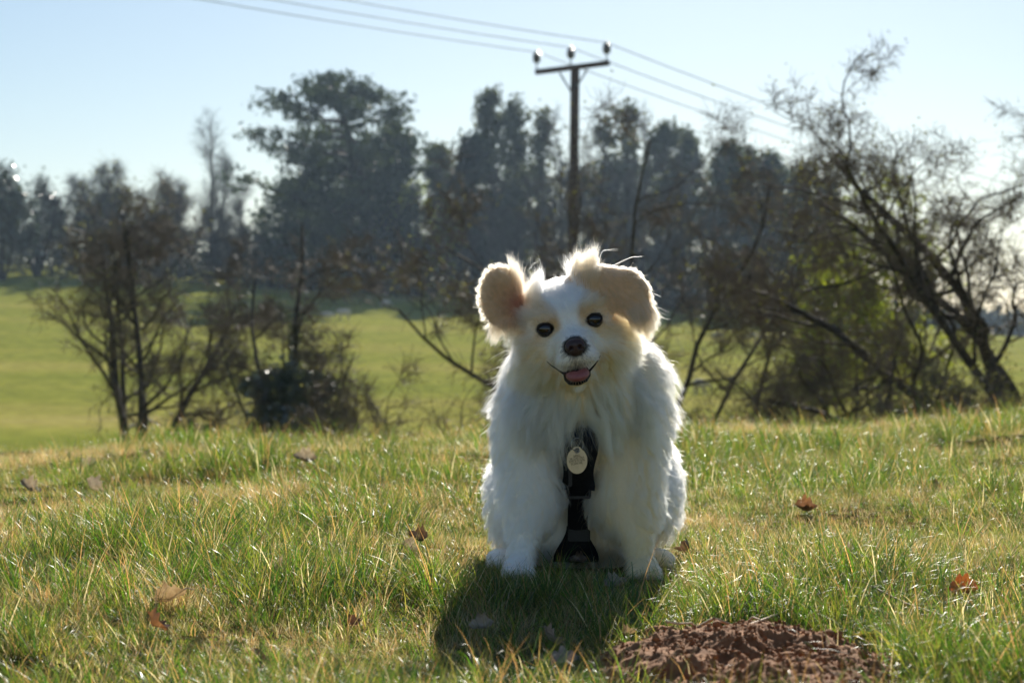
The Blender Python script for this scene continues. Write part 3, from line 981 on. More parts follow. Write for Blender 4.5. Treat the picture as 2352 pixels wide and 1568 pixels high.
def grass():
    protos = bpy.data.collections.new("grass_prototypes")
    rng = np.random.default_rng(42)
    defs = []
    for i in range(4): defs.append(dict(nb=38, rad=.030, hmin=.018, hmax=.055, w=.0015, lean=1.0, bend=.9, straw=.16))          # 0-3 short
    for i in range(4): defs.append(dict(nb=24, rad=.022, hmin=.05, hmax=.10, w=.0017, lean=.9, bend=1.2, straw=.08))           # 4-7 medium
    for i in range(3): defs.append(dict(nb=14, rad=.016, hmin=.08, hmax=.16, w=.0025, lean=.55, bend=1.1, straw=.08, nseg=5))   # 8-10 lush long
    for i in range(3): defs.append(dict(nb=34, rad=.034, hmin=.03, hmax=.075, w=.0012, lean=1.1, bend=.5, straw=.92))            # 11-13 dead thatch
    for i in range(2): defs.append(dict(nb=12, rad=.02, hmin=.07, hmax=.14, w=.0017, lean=.45, bend=1.0, straw=1.0, droop=.7, nseg=5))  # 14-15 bent straw
    for i in range(2): defs.append(dict(nb=44, rad=.03, hmin=.010, hmax=.028, w=.0032, lean=.8, bend=.8, straw=.1))             # 16-17 low mat
    for i in range(2): defs.append(dict(nb=11, rad=.016, hmin=.014, hmax=.030, w=.0085, lean=.9, bend=1.1, straw=.06))
    for i, d in enumerate(defs):
        V, F, C = tuft(rng, **d)
        me = mesh("grass_tuft", V, F)
        colattr(me, "blade", C)
        me.materials.append(M_grass)
        o = bpy.data.objects.new("grass_tuft_%02d" % i, me)
        protos.objects.link(o)
    # scatter
    pts = []
    def add(n, ylo, yhi, margin):
        y = rng.uniform(ylo, yhi, n)
        x = rng.uniform(-1, 1, n) * (.262 * y + margin)
        pts.append(np.stack([x, y], -1))
    add(66000, 1.45, 4.2, .35)
    add(38000, 4.2, 8.2, .6)
    add(9000, 8.2, 13.5, .8)
    XY = np.vstack(pts)
    n = len(XY)
    x, y = XY.T
    dry = fbm(x * 1.3, y * 1.3, 31) + .35 * fbm(x * 6, y * 6, 32) + .22 * smooth01((y - 5.2) / 2.0) * (1 - .5 * smooth01(x - .3))
    lush = fbm(x * 2.3 + 5, y * 2.3, 33) + .3 * fbm(x * 9, y * 9, 34)
    u = rng.uniform(size=n)
    idx = np.where(u < .28, rng.integers(0, 4, n), np.where(u < .44, rng.integers(4, 8, n), np.where(u < .50, rng.integers(8, 11, n), np.where(u < .66, rng.integers(11, 14, n), np.where(u < .69, rng.integers(14, 16, n), rng.integers(16, 18, n))))))
    m = rng.uniform(size=n) < .045; idx = np.where(m, rng.integers(18, 20, n), idx)
    m = (dry > .30) & (rng.uniform(size=n) < .5); idx = np.where(m, rng.integers(11, 16, n), idx)
    m = (lush > .20) & (rng.uniform(size=n) < .5); idx = np.where(m, rng.integers(4, 11, n), idx)
    m = (lush < -.28) & (rng.uniform(size=n) < .5); idx = np.where(m, np.where(rng.uniform(size=n) < .5, rng.integers(16, 18, n), rng.integers(11, 14, n)), idx)
    sc = rng.uniform(.28, .56, n) * np.where(y < 2.4, .82, 1) * (1 + 1.15 * np.clip(lush, -.4, .8))
    sc *= 1 + .35 * smooth01((y - 4) / 4) * (rng.uniform(size=n) < .5)
    # keep off the mound, thin and low under the dog
    dm = ((x - MOUND[0]) / .140) ** 2 + (np.where(y < MOUND[1], (y - MOUND[1]) * .7, y - MOUND[1]) / .25) ** 2 + .5 * fbm(x * 12, y * 12, 40)
    keepm = (dm > .92) | ((dm > .35) & (rng.uniform(size=n) < .13))
    dd = ((x - .088) / .125) ** 2 + ((y - 3.03) / .17) ** 2
    keepm &= dd > 1
    paws = np.minimum(np.hypot((x - .009) / 1.0, (y - 2.76) * .6), np.hypot((x - .170), (y - 2.76) * .6))
    sc = np.where(paws < .055, np.minimum(sc, .26), sc)
    between = (np.abs(x - .088) < .16) & (y > 2.60) & (y < 2.95)
    sc = np.where(between, np.minimum(sc, .45), sc)
    gap = fbm(x * 6.5, y * 6.5, 51, 3) > .17
    keepm &= ~(gap & (rng.uniform(size=n) < .8) & (y < 4.5) & (idx < 11))
    s2 = keepm
    x, y, idx, sc = x[s2], y[s2], idx[s2], sc[s2]; n = len(x)
    z = ground(x, y)
    me = bpy.data.meshes.new("grass")
    me.vertices.add(n)
    me.vertices.foreach_set("co", np.stack([x, y, z], -1).astype(np.float32).ravel())
    rot = np.stack([rng.normal(size=n) * .12, rng.normal(size=n) * .12, rng.uniform(0, 2 * math.pi, n)], -1).astype(np.float32)
    a = me.attributes.new("rot", 'FLOAT_VECTOR', 'POINT'); a.data.foreach_set("vector", rot.ravel())
    a = me.attributes.new("size", 'FLOAT', 'POINT'); a.data.foreach_set("value", sc.astype(np.float32))
    a = me.attributes.new("kind_index", 'INT', 'POINT'); a.data.foreach_set("value", idx.astype(np.int32))
    o = link("grass", me)
    tag(o, "rough spring grass with fresh green blades and dry straw on the bank", kind="stuff")
    ng = bpy.data.node_groups.new("scatter_grass", 'GeometryNodeTree')
    ng.interface.new_socket("Geometry", in_out='INPUT', socket_type='NodeSocketGeometry')
    ng.interface.new_socket("Geometry", in_out='OUTPUT', socket_type='NodeSocketGeometry')
    nn = ng.nodes
    gi = nn.new("NodeGroupInput"); go = nn.new("NodeGroupOutput")
    ci = nn.new("GeometryNodeCollectionInfo"); ci.inputs[0].default_value = protos
    ci.inputs["Separate Children"].default_value = True; ci.inputs["Reset Children"].default_value = True
    ip = nn.new("GeometryNodeInstanceOnPoints"); ip.inputs["Pick Instance"].default_value = True
    def na(name, t):
        q = nn.new("GeometryNodeInputNamedAttribute"); q.data_type = t; q.inputs[0].default_value = name
        return q.outputs[0]
    ng.links.new(gi.outputs[0], ip.inputs["Points"])
    ng.links.new(ci.outputs[0], ip.inputs["Instance"])
    ng.links.new(na("kind_index", 'INT'), ip.inputs["Instance Index"])
    ng.links.new(na("rot", 'FLOAT_VECTOR'), ip.inputs["Rotation"])
    ng.links.new(na("size", 'FLOAT'), ip.inputs["Scale"])
    ng.links.new(ip.outputs[0], go.inputs[0])
    md = o.modifiers.new("scatter", 'NODES'); md.node_group = ng
grass()

# ------------------------------------------------------------------ soil mound, roots, moss
def soil():
    cx, cy_ = MOUND
    n = 220
    xs = np.linspace(-.19, .19, n) + cx; ys = np.linspace(-.42, .33, n) + cy_
    X, Y = np.meshgrid(xs, ys)
    r2 = ((X - cx) / .145) ** 2 + (np.where(Y < cy_, (Y - cy_) * .7, Y - cy_) / .27) ** 2 + .85 * fbm(X * 9, Y * 9, 60, 3)
    h = .042 * np.clip(1 - r2, 0, 1) ** .7
    edge = smooth01((1.15 - r2) / .3)
    big = np.abs(fbm(X * 17, Y * 17, 61, 3, .45)); fine = fbm(X * 110, Y * 110, 62, 3)
    Z = ground(X, Y) + h + edge * (.022 * (.28 - big) + .006 * fine) - (1 - edge) * .02
    V = np.stack([X, Y, Z], -1).reshape(-1, 3)
    i = np.arange(n * n).reshape(n, n)
    F = np.stack([i[:-1, :-1], i[:-1, 1:], i[1:, 1:], i[1:, :-1]], -1).reshape(-1, 4)
    Ms = simple("red_brown_soil", (.19, .080, .032), (.40, .20, .09), 55, .95, .9, spec=.15, dist=.004)
    root = empty("soil_mound", (cx, cy_, gz(cx, cy_)))
    tag(root, "crumbly red brown molehill at the lower right in front of the dog", "molehill")
    o = keep(link("earth", mesh("earth", V, F), Ms), root)
    rng = np.random.default_rng(4)
    # crumbs
    th = rng.uniform(0, 2 * math.pi, 6000); rr = rng.uniform(0, 1.12, 6000) ** .6
    px = cx + .155 * rr * np.cos(th); py = cy_ - .04 + .31 * rr * np.sin(th)
    fx = np.clip(((px - xs[0]) / (xs[1] - xs[0])).round().astype(int), 0, n - 1); fy = np.clip(((py - ys[0]) / (ys[1] - ys[0])).round().astype(int), 0, n - 1)
    pz = Z[fy, fx]
    ok = Z[fy, fx] > ground(px, py) - .004
    px, py, pz = px[ok], py[ok], pz[ok]
    s = .0006 + .0022 * rng.uniform(size=len(px)) ** 4 + (rng.uniform(size=len(px)) < .012) * rng.uniform(.002, .0065, len(px))
    ph = (1 + 5 ** .5) / 2
    ico = nrm(np.array([(-1, ph, 0), (1, ph, 0), (-1, -ph, 0), (1, -ph, 0), (0, -1, ph), (0, 1, ph), (0, -1, -ph), (0, 1, -ph), (ph, 0, -1), (ph, 0, 1), (-ph, 0, -1), (-ph, 0, 1)], float))
    icf = np.array([(0, 11, 5), (0, 5, 1), (0, 1, 7), (0, 7, 10), (0, 10, 11), (1, 5, 9), (5, 11, 4), (11, 10, 2), (10, 7, 6), (7, 1, 8), (3, 9, 4), (3, 4, 2), (3, 2, 6), (3, 6, 8), (3, 8, 9), (4, 9, 5), (2, 4, 11), (6, 2, 10), (8, 6, 7), (9, 8, 1)])
    VV = (ico[None] * (s[:, None, None]) * rng.uniform(.65, 1.25, (len(s), 12, 1)) * rng.uniform(.7, 1.1, (len(s), 1, 3)))
    VV = VV + np.stack([px, py, pz + s * .5], -1)[:, None]
    FF = (np.arange(len(s)) * 12)[:, None, None] + icf[None]
    o = keep(link("soil_crumbs", mesh("soil_crumbs", VV.reshape(-1, 3), FF.reshape(-1, 3), smooth=False), Ms), root)
    o["kind"] = "stuff"
    def surf(x, y):
        a = int(np.clip(round((x - xs[0]) / (xs[1] - xs[0])), 0, n - 1)); b = int(np.clip(round((y - ys[0]) / (ys[1] - ys[0])), 0, n - 1))
        return max(Z[b, a], gz(x, y))
    Mr = simple("dry_root", (.36, .25, .15), (.55, .43, .3), 40, .8, .3, dist=.001)
    def rootline(spts, r, lift, name, label, cat):
        S = []; prev = None
        for k, (a, b) in enumerate(spts):
            q = hit(a, b, 1.5, 3.2)
            q = Vector((q.x, q.y, surf(q.x, q.y) + lift + .003 * math.sin(k * 2.1)))
            if prev is not None:
                for j in range(4):
                    u0 = prev.lerp(q, j / 4); u1 = prev.lerp(q, (j + 1) / 4)
                    S.append((*u0, *u1, r, r))
            prev = q
        V, F = tubes(np.array(S), 6)
        tag(link(name, mesh(name, V, F), Mr), label, cat)
    rootline([(1640, 1400), (1590, 1420), (1578, 1455), (1592, 1488), (1640, 1500), (1700, 1496), (1760, 1478), (1830, 1420), (1870, 1395), (1930, 1392)], .0016, .011, "dry_root", "pale dry root looping across the top of the molehill", "root")
    rootline([(1595, 1492), (1588, 1520), (1560, 1535), (1530, 1540)], .0011, .009, "dry_root", "short pale rootlet branching down the molehill", "root")
    rootline([(1700, 1496), (1730, 1520), (1745, 1530)], .0010, .009, "dry_root", "tiny pale rootlet fork in the middle of the molehill", "root")
    rootline([(1900, 1380), (1985, 1400), (2080, 1440), (2200, 1490), (2352, 1500)], .0012, .03, "dead_twig", "long thin dead stem lying over the grass at the right", "twig")
    # moss cushion
    def moss(px_, py_, rx, ry, hh, n_, label):
        q = hit(px_, py_, 1.5, 3)
        m_ = n_
        th = rng.uniform(0, 2 * math.pi, m_); rr = np.sqrt(rng.uniform(0, 1, m_))
        x = q.x + rx * rr * np.cos(th); y = q.y + ry * rr * np.sin(th)
        z = ground(x, y) + hh * (1 - rr ** 2) * rng.uniform(.5, 1, m_) + .01 * fbm(x * 60, y * 60, 3)
        V, F = flakes(rng, np.stack([x, y, z], -1), .0042)
        tag(link("moss", mesh("moss", V, F, smooth=False), Mm), label, kind="stuff")
    Mm = leafy("moss", c1=(.16, .15, .02), c2=(.34, .30, .07), trans=.45, gloss=.04, scale=40)
    moss(2165, 1520, .045, .07, .035, 9000, "yellow green moss cushion at the lower right corner")
    moss(1985, 1505, .03, .03, .025, 2500, "small ochre moss tuft beside the molehill")
    moss(1850, 1462, .018, .02, .02, 1500, "ochre moss tuft on the molehill edge")
soil()

# ------------------------------------------------------------------ fallen leaves
def leaves():
    rng = np.random.default_rng(8)
    def leafmat(name, c1, c2):
        return leafy(name, c1=c1, c2=c2, trans=.3, gloss=.06, rough=.4, scale=90, tgain=1.6)
    mats = dict(tan=leafmat("tan_leaf", (.22, .14, .085), (.38, .27, .18)), grey=leafmat("grey_leaf", (.22, .17, .14), (.36, .30, .26)),
                brown=leafmat("brown_leaf", (.12, .05, .025), (.25, .12, .06)), red=leafmat("russet_leaf", (.24, .06, .02), (.36, .11, .035)), dark=leafmat("dark_leaf", (.05, .03, .02), (.12, .07, .05)))
    def leaf(px, py, size, mat, lift, curl, tilt, label, lobed=True):
        q = hit(px, py, 1.4, 9)
        nu, nv = 13, 7
        u = np.linspace(0, 1, nu); v = np.linspace(-1, 1, nv)
        U, Vv = np.meshgrid(u, v, indexing='ij')
        wid = .34 * np.sin(np.pi * np.clip(U, .001, .999)) ** .7
        if lobed: wid = wid * (1 + .16 * np.sin(U * 24 + rng.uniform(0, 6)) * np.abs(Vv))
        wid[0] = .01; wid[-1] = .02
        X = (U - .5); Yl = Vv * wid
        Zl = curl * (Yl ** 2) * 3.2 + curl * .9 * (X ** 2) + .035 * np.sin(U * 9 + Vv * 3) + .04 * np.abs(Vv) * rng.normal()
        size = size * .68; lift = lift * (.9 if q.y < 3.2 else .4)
        W = np.stack([X, Yl, Zl], -1).reshape(-1, 3) * size
        i = np.arange(nu * nv).reshape(nu, nv)
        F = np.stack([i[:-1, :-1], i[1:, :-1], i[1:, 1:], i[:-1, 1:]], -1).reshape(-1, 4)
        # raised midrib and stalk
        tV, tF = tubes(np.array([(-.72 * size, 0, .05 * size, -.5 * size, 0, curl * .22 * size, .012 * size, .016 * size), (-.5 * size, 0, curl * .22 * size, .0, 0, .004 * size, .016 * size, .012 * size), (0, 0, .004 * size, .45 * size, 0, curl * .18 * size, .012 * size, .005 * size)]), 4)
        me = mesh("fallen_leaf", W, F)
        o = link("fallen_leaf", me, mats[mat])
        s = link("stalk", mesh("stalk", tV, tF), mats[mat], o)
        o.location = q + Vector((0, 0, lift))
        o.rotation_euler = (tilt + rng.normal() * .15, rng.normal() * .3, rng.uniform(0, 6.28))
        tag(o, label, "leaf", "dead leaves caught in the grass")
    L = [
        (455, 1302, .052, "tan", .035, 1.6, .9, "curled tan leaf standing up in the grass at the left, lit from behind"),
        (390, 1412, .06, "tan", .02, .8, .5, "flat tan brown leaf below the curled one at the left"),
        (405, 1218, .075, "brown", .02, 1.2, .6, "brown lobed leaf at the lower end of the leaf cluster left of centre"),
        (450, 1190, .07, "tan", .04, 1.0, .8, "pale tan lobed leaf at the upper end of the cluster left of centre"),
        (700, 1078, .085, "grey", .055, 1.0, .9, "pale crumpled leaf far back halfway between the dog and the left trees"),
        (212, 1140, .075, "grey", .045, 1.1, .9, "greyish upright leaf far back at the left"),
        (65, 1143, .075, "grey", .05, 1.2, .8, "grey leaf far back near the left edge"),
        (208, 1090, .085, "grey", .05, .9, .7, "pale leaf furthest back at the left near the crest"),
        (352, 1475, .05, "brown", .02, 1.0, 1.0, "red brown leaf on edge near the lower left"),
        (590, 1548, .06, "brown", .012, .7, .4, "dark red brown leaf at the bottom edge left of the shadow"),
        (805, 1470, .035, "brown", .02, 1.2, .7, "small red brown leaf between the left grass and the dog shadow"),
        (932, 1302, .045, "grey", .03, 1.2, .9, "grey curled leaf just left of the dog shadow"),
        (645, 1346, .06, "grey", .02, .9, .5, "grey leaf lying flat in a hollow left of centre"),
        (965, 1268, .05, "dark", .02, 1.4, .7, "dark leaf at the shadow edge left of the left paw"),
        (1262, 1505, .05, "grey", .02, .8, .6, "large greyish leaf in the dog shadow near the bottom"),
        (1292, 1552, .055, "grey", .012, .6, .4, "grey leaf at the bottom edge inside the dog shadow"),
        (1108, 1476, .04, "grey", .02, 1.0, .7, "small grey leaf in the left half of the dog shadow"),
        (1298, 1300, .042, "grey", .03, 1.1, 1.1, "upright purplish grey leaf on the grass between the front paws"),
        (1330, 1318, .036, "dark", .02, 1.1, .9, "dark leaf on the grass beside the upright one between the paws"),
        (1412, 1370, .05, "grey", .015, .8, .5, "grey leaf in front of the right paw in the shadow"),
        (2212, 1402, .055, "red", .03, 1.0, 1.1, "russet orange leaf glowing in the grass at the right"),
        (1945, 1302, .05, "grey", .02, .9, .6, "grey leaf in the middle of the grass right of the dog"),
        (1580, 1290, .05, "dark", .02, 1.2, .8, "dark brown leaf beside the right paw"),
        (2142, 1138, .07, "brown", .03, 1.3, .8, "brown leaf in the long tuft at the right"),
        (1848, 1182, .06, "brown", .02, 1.2, .7, "brown leaf right of the dog haunch"),
        (2335, 1482, .05, "grey", .02, 1.0, .7, "pale grey leaf at the right edge above the moss"),
        (1115, 1186, .045, "brown", .02, 1.2, .9, "brown leaf touching the left haunch of the dog"),
        (1440, 1485, .03, "tan", .015, 1.0, .6, "small tan leaf where the shadow meets the molehill"),
    ]
    for a in L: leaf(*a)
leaves()
# ------------------------------------------------------------------ the dog
HO = np.array([.0740, 2.785, .332])               # between the eyes
AU = nrm(np.array([.982, 0, .19])); AW = nrm(np.array([-.19, 0, .982])); AV = np.array([0, -1., 0])
HM = np.stack([AU, AV, AW], 0)                    # rows: local axes u (right), v (towards camera), w (up)
def toL(p): return (p - HO) @ HM.T
def toW(q): return HO + np.asarray(q, float) @ HM

def rot3(ax, ay, az):
    from mathutils import Euler
    return np.array(Euler((R(ax), R(ay), R(az)), 'XYZ').to_matrix())

RE_L = rot3(0, 6, -22)     # left-side ear (viewer's left)
RE_R = rot3(8, 44, 18)

def g_head(q):
    d = sd_ell(q, (0, -.054, .010), (.062, .058, .047))
    for s in (-1, 1):
        d = smin(d, sd_ell(q, (s * .040, -.045, -.032), (.034, .038, .034)), .02)
        d = smin(d, sd_ell(q, (s * .022, -.008, .014), (.016, .010, .009)), .012)
    mz = sd_cap(q, (0, -.016, -.024), (0, .026, -.034), .030, .0185)
    for s in (-1, 1):
        mz = smin(mz, sd_ell(q, (s * .0115, .022, -.044), (.0155, .016, .0125)), .008)
    d = smin(d, mz, .014)
    jaw = sd_cap(q, (-.002, -.035, -.058), (-.004, .012, -.0685), .026, .0115)
    d = smin(d, jaw, .010)
    for s in (-1, 1):
        d = smax(d, -sd_ell(q, (s * .0318, .003, 0.0), (.0105, .009, .0075)), .004)
    qq = q.copy(); u = q[..., 0] + .004
    qq[..., 2] = q[..., 2] - 9.0 * u * u
    d = smax(d, -sd_ell(qq, (-.004, .020, -.0590), (.034, .026, .0058)), .003)
    return d

def g_earl(q):
    c = np.array([-.079, -.034, .050])
    d = sd_ell(q, c, (.0295, .010, .041), RE_L)
    d = smax(d, -sd_ell(q, c + np.array([.004, .016, -.003]), (.025, .0145, .035), RE_L), .006)
    return d
def g_earr(q):
    c = np.array([.074, -.022, .036])
    f = q * np.array([1, 2.3, 1]) + np.array([0, .055, 0])
    A_ = (.046, 0, .048); B_ = (.090, 0, .025); C_ = (.093, 0, -.003)
    d = smin(smin(sd_cap(f, A_, B_, .020, .017), sd_cap(f, B_, C_, .017, .013), .01), sd_cap(f, (.052, 0, .034), C_, .018, .013), .012) * .6
    d = smin(d, sd_cap(q, (.022, -.036, .052), (.088, -.020, .045), .013, .008), .012)
    return d
def g_neck(p):
    d = smin(sd_cap(p, (.090, 2.915, .205), (.082, 2.865, .300), .082, .062), sd_ell(p, (.09, 2.875, .235), (.06, .045, .05)), .03)
    return smin(d, sd_ell(p, (.103, 2.935, .262), (.094, .06, .062)), .03)
def g_torso(p):
    d = sd_cap(p, (.090, 2.955, .190), (.092, 3.12, .105), .080, .084)
    d = smin(d, sd_ell(p, (.088, 2.960, .13), (.050, .058, .070)), .03)
    d = smin(d, sd_ell(p, (.09, 3.03, .05), (.085, .09, .052)), .02)
    for s, x in ((-1, .034), (1, .150)):
        d = smin(d, sd_ell(p, (x, 2.915, .200), (.050, .055, .060)), .03)
    return d
def g_leg(p):
    d = sd_ell(p, (.0285, 2.888, .126), (.0365, .040, .080))
    d = smin(d, sd_cap(p, (.022, 2.880, .100), (.011, 2.853, .022), .026, .0160), .014)
    e = sd_ell(p, (.1505, 2.888, .126), (.0455, .042, .082))
    e = smin(e, sd_cap(p, (.158, 2.880, .100), (.168, 2.853, .022), .030, .0160), .014)
    return np.minimum(d, e)
def g_paw(p):
    d = None
    for x, sg in ((.009, -1), (.170, 1)):
        e = sd_ell(p, (x, 2.838, .014), (.019, .026, .014))
        for k in range(4):
            tx = x + (k - 1.5) * .0095
            e = smin(e, sd_ell(p, (tx, 2.815 - .004 * (1 if k in (1, 2) else 0), .011), (.0062, .012, .0095)), .004)
        d = e if d is None else np.minimum(d, e)
    for x, sg in ((-.012, -1), (.196, 1)):
        d = np.minimum(d, sd_ell(p, (x, 2.955, .014), (.022, .045, .015)))
    return d
def g_thigh(p):
    d = sd_ell(p, (.006, 3.055, .092), (.036, .080, .064))
    return np.minimum(d, sd_ell(p, (.196, 3.055, .104), (.036, .080, .072)))
def g_tail(p):
    return sd_cap(p, (.10, 3.19, .06), (.17, 3.25, .03), .03, .02)

def dog_sdf(p, parts=False):
    q = toL(p)
    L = [g_head(q), g_earl(q), g_earr(q), g_neck(p), g_torso(p), g_leg(p), g_paw(p), g_thigh(p), g_tail(p)]
    if parts: return L
    d = smin(L[3], L[4], .035)
    d = smin(d, L[5], .012); d = smin(d, L[6], .012); d = smin(d, L[7], .03); d = smin(d, L[8], .02)
    d = smin(d, L[0], .012)
    d = smin(d, L[1], .007); d = smin(d, L[2], .007)
    return d

def march(x, z, y0=2.66, add=0.0, f=dog_sdf):
    """first point of the skin met going away from the camera"""
    y = np.full(len(x), y0)
    for _ in range(60):
        d = f(np.stack([x, y, z], -1)) - add
        y = y + np.clip(d, -.01, .02) * .8
    return y

def body_colour(p, q, grp):
    """base coat colour at a skin point"""
    n = len(p)
    white = np.array([.987, .938, .85]); cream = np.array([.88, .66, .31]); tan = np.array([.46, .23, .09]); pale = np.array([.78, .52, .26])
    C = np.repeat(white[None], n, 0)
    u, v, w = q.T
    head = grp == 0
    nz = fbm(u * 60, w * 60, 71, 3)
    # blaze + muzzle stay white, the mask round the eyes and cheeks is cream tan
    bl = .007 + .020 * smooth01((w - .012) / .04) 
    mask = smooth01((np.abs(u) - bl) / .010)
    mzd = np.sqrt((u / .035) ** 2 + ((w + .034) / .030) ** 2)
    mask = mask * smooth01((mzd - .9) / .25)
    mask = np.maximum(mask, smooth01((-.064 - w) / .008) * .75)
    mask = np.where(v < -.055, mask * .8, mask)
    k = mask * (.55 + .5 * nz)
    chk = smooth01((-w - .0) / .04)
    cc = pale[None] * (1 - chk[:, None]) + cream[None] * chk[:, None]
    eyed = np.exp(-(((np.abs(u) - .018) / .012) ** 2 + ((w - .012) / .010) ** 2))
    cc = cc * (1 - .5 * eyed[:, None]) + tan[None] * .5 * eyed[:, None]
    side = smooth01((np.abs(u) - .045) / .025) 
    cc = cc * (1 - .7 * side[:, None]) + (tan * .45 + pale * .55)[None] * .8 * side[:, None]
    k = np.clip(k * 1.3, 0, 1)
    C = np.where(head[:, None], white[None] * (1 - k[:, None]) + cc * k[:, None], C)
    ear = (grp == 1) | (grp == 2)
    C = np.where(ear[:, None], np.array([.72, .48, .29])[None] * (1 + .2 * nz[:, None]), C)
    # ear inside pink near the base on the open ear
    pk = np.exp(-(((u + .060) / .016) ** 2 + ((w - .036) / .022) ** 2)) * (grp == 1)
    C = C * (1 - .9 * pk[:, None]) + np.array([.42, .15, .10]) * .9 * pk[:, None]
    # throat and chest creamier than the shoulders
    ch = np.exp(-(((p[:, 0] - .095) / .075) ** 2 + ((p[:, 2] - .235) / .06) ** 2)) * ~(head | ear)
    C = C * (1 - .75 * ch[:, None]) + cream * .75 * ch[:, None]
    rs = smooth01((p[:, 0] - .07) / .06) * smooth01((2.95 - p[:, 1]) / .04) * .6 * ~(head | ear)
    C = C * (1 - rs[:, None]) + cream * rs[:, None]
    lg = smooth01((.12 - p[:, 2]) / .1) * smooth01((p[:, 0] - .07) / .05) * .6 * ~(head | ear)
    C = C * (1 - lg[:, None]) + cream * lg[:, None]
    # dark skin round eyes, nose and lips
    ed = np.sqrt(((np.abs(u) - .0318) / .0100) ** 2 + ((w + 0.0) / .0075) ** 2)
    dk = (smooth01((1.18 - ed) / .12)) * (v > -.025)
    nd = np.sqrt((u / .0145) ** 2 + ((w + .0295) / .0125) ** 2)
    dk = np.maximum(dk, smooth01((1.2 - nd) / .25) * (v > .02))
    C = C * (1 - dk[:, None]) + np.array([.02, .015, .013]) * dk[:, None]
    return np.clip(C, 0, .99)

def fur_mat(name, attr):
    m, nt = new_mat(name)
    out = N(nt, "ShaderNodeOutputMaterial")
    a = N(nt, "ShaderNodeAttribute", attribute_name=attr)
    h = N(nt, "ShaderNodeBsdfHairPrincipled", model='CHIANG', parametrization='COLOR')
    h.inputs["Roughness"].default_value = .4; h.inputs["Radial Roughness"].default_value = .65
    h.inputs["Random Roughness"].default_value = .2
    nt.links.new(a.outputs["Color"], h.inputs["Color"])
    nt.links.new(h.outputs[0], out.inputs[0])
    return m

LIPS = np.array([(-.038, -.041), (-.033, -.0475), (-.026, -.054), (-.019, -.061), (-.0185, -.068), (-.0145, -.0735), (-.004, -.0755), (.006, -.0735), (.0115, -.0685), (.013, -.0635), (.021, -.0575), (.027, -.052), (.031, -.0465)])

def seg_dist2(u, w, pts):
    best = np.full(len(u), 9.)
    for a, b in zip(pts, pts[1:]):
        ab = b - a
        t = np.clip(((u - a[0]) * ab[0] + (w - a[1]) * ab[1]) / (ab @ ab), 0, 1)
        best = np.minimum(best, np.hypot(u - a[0] - t * ab[0], w - a[1] - t * ab[1]))
    return best

HX = .087         # harness centre line

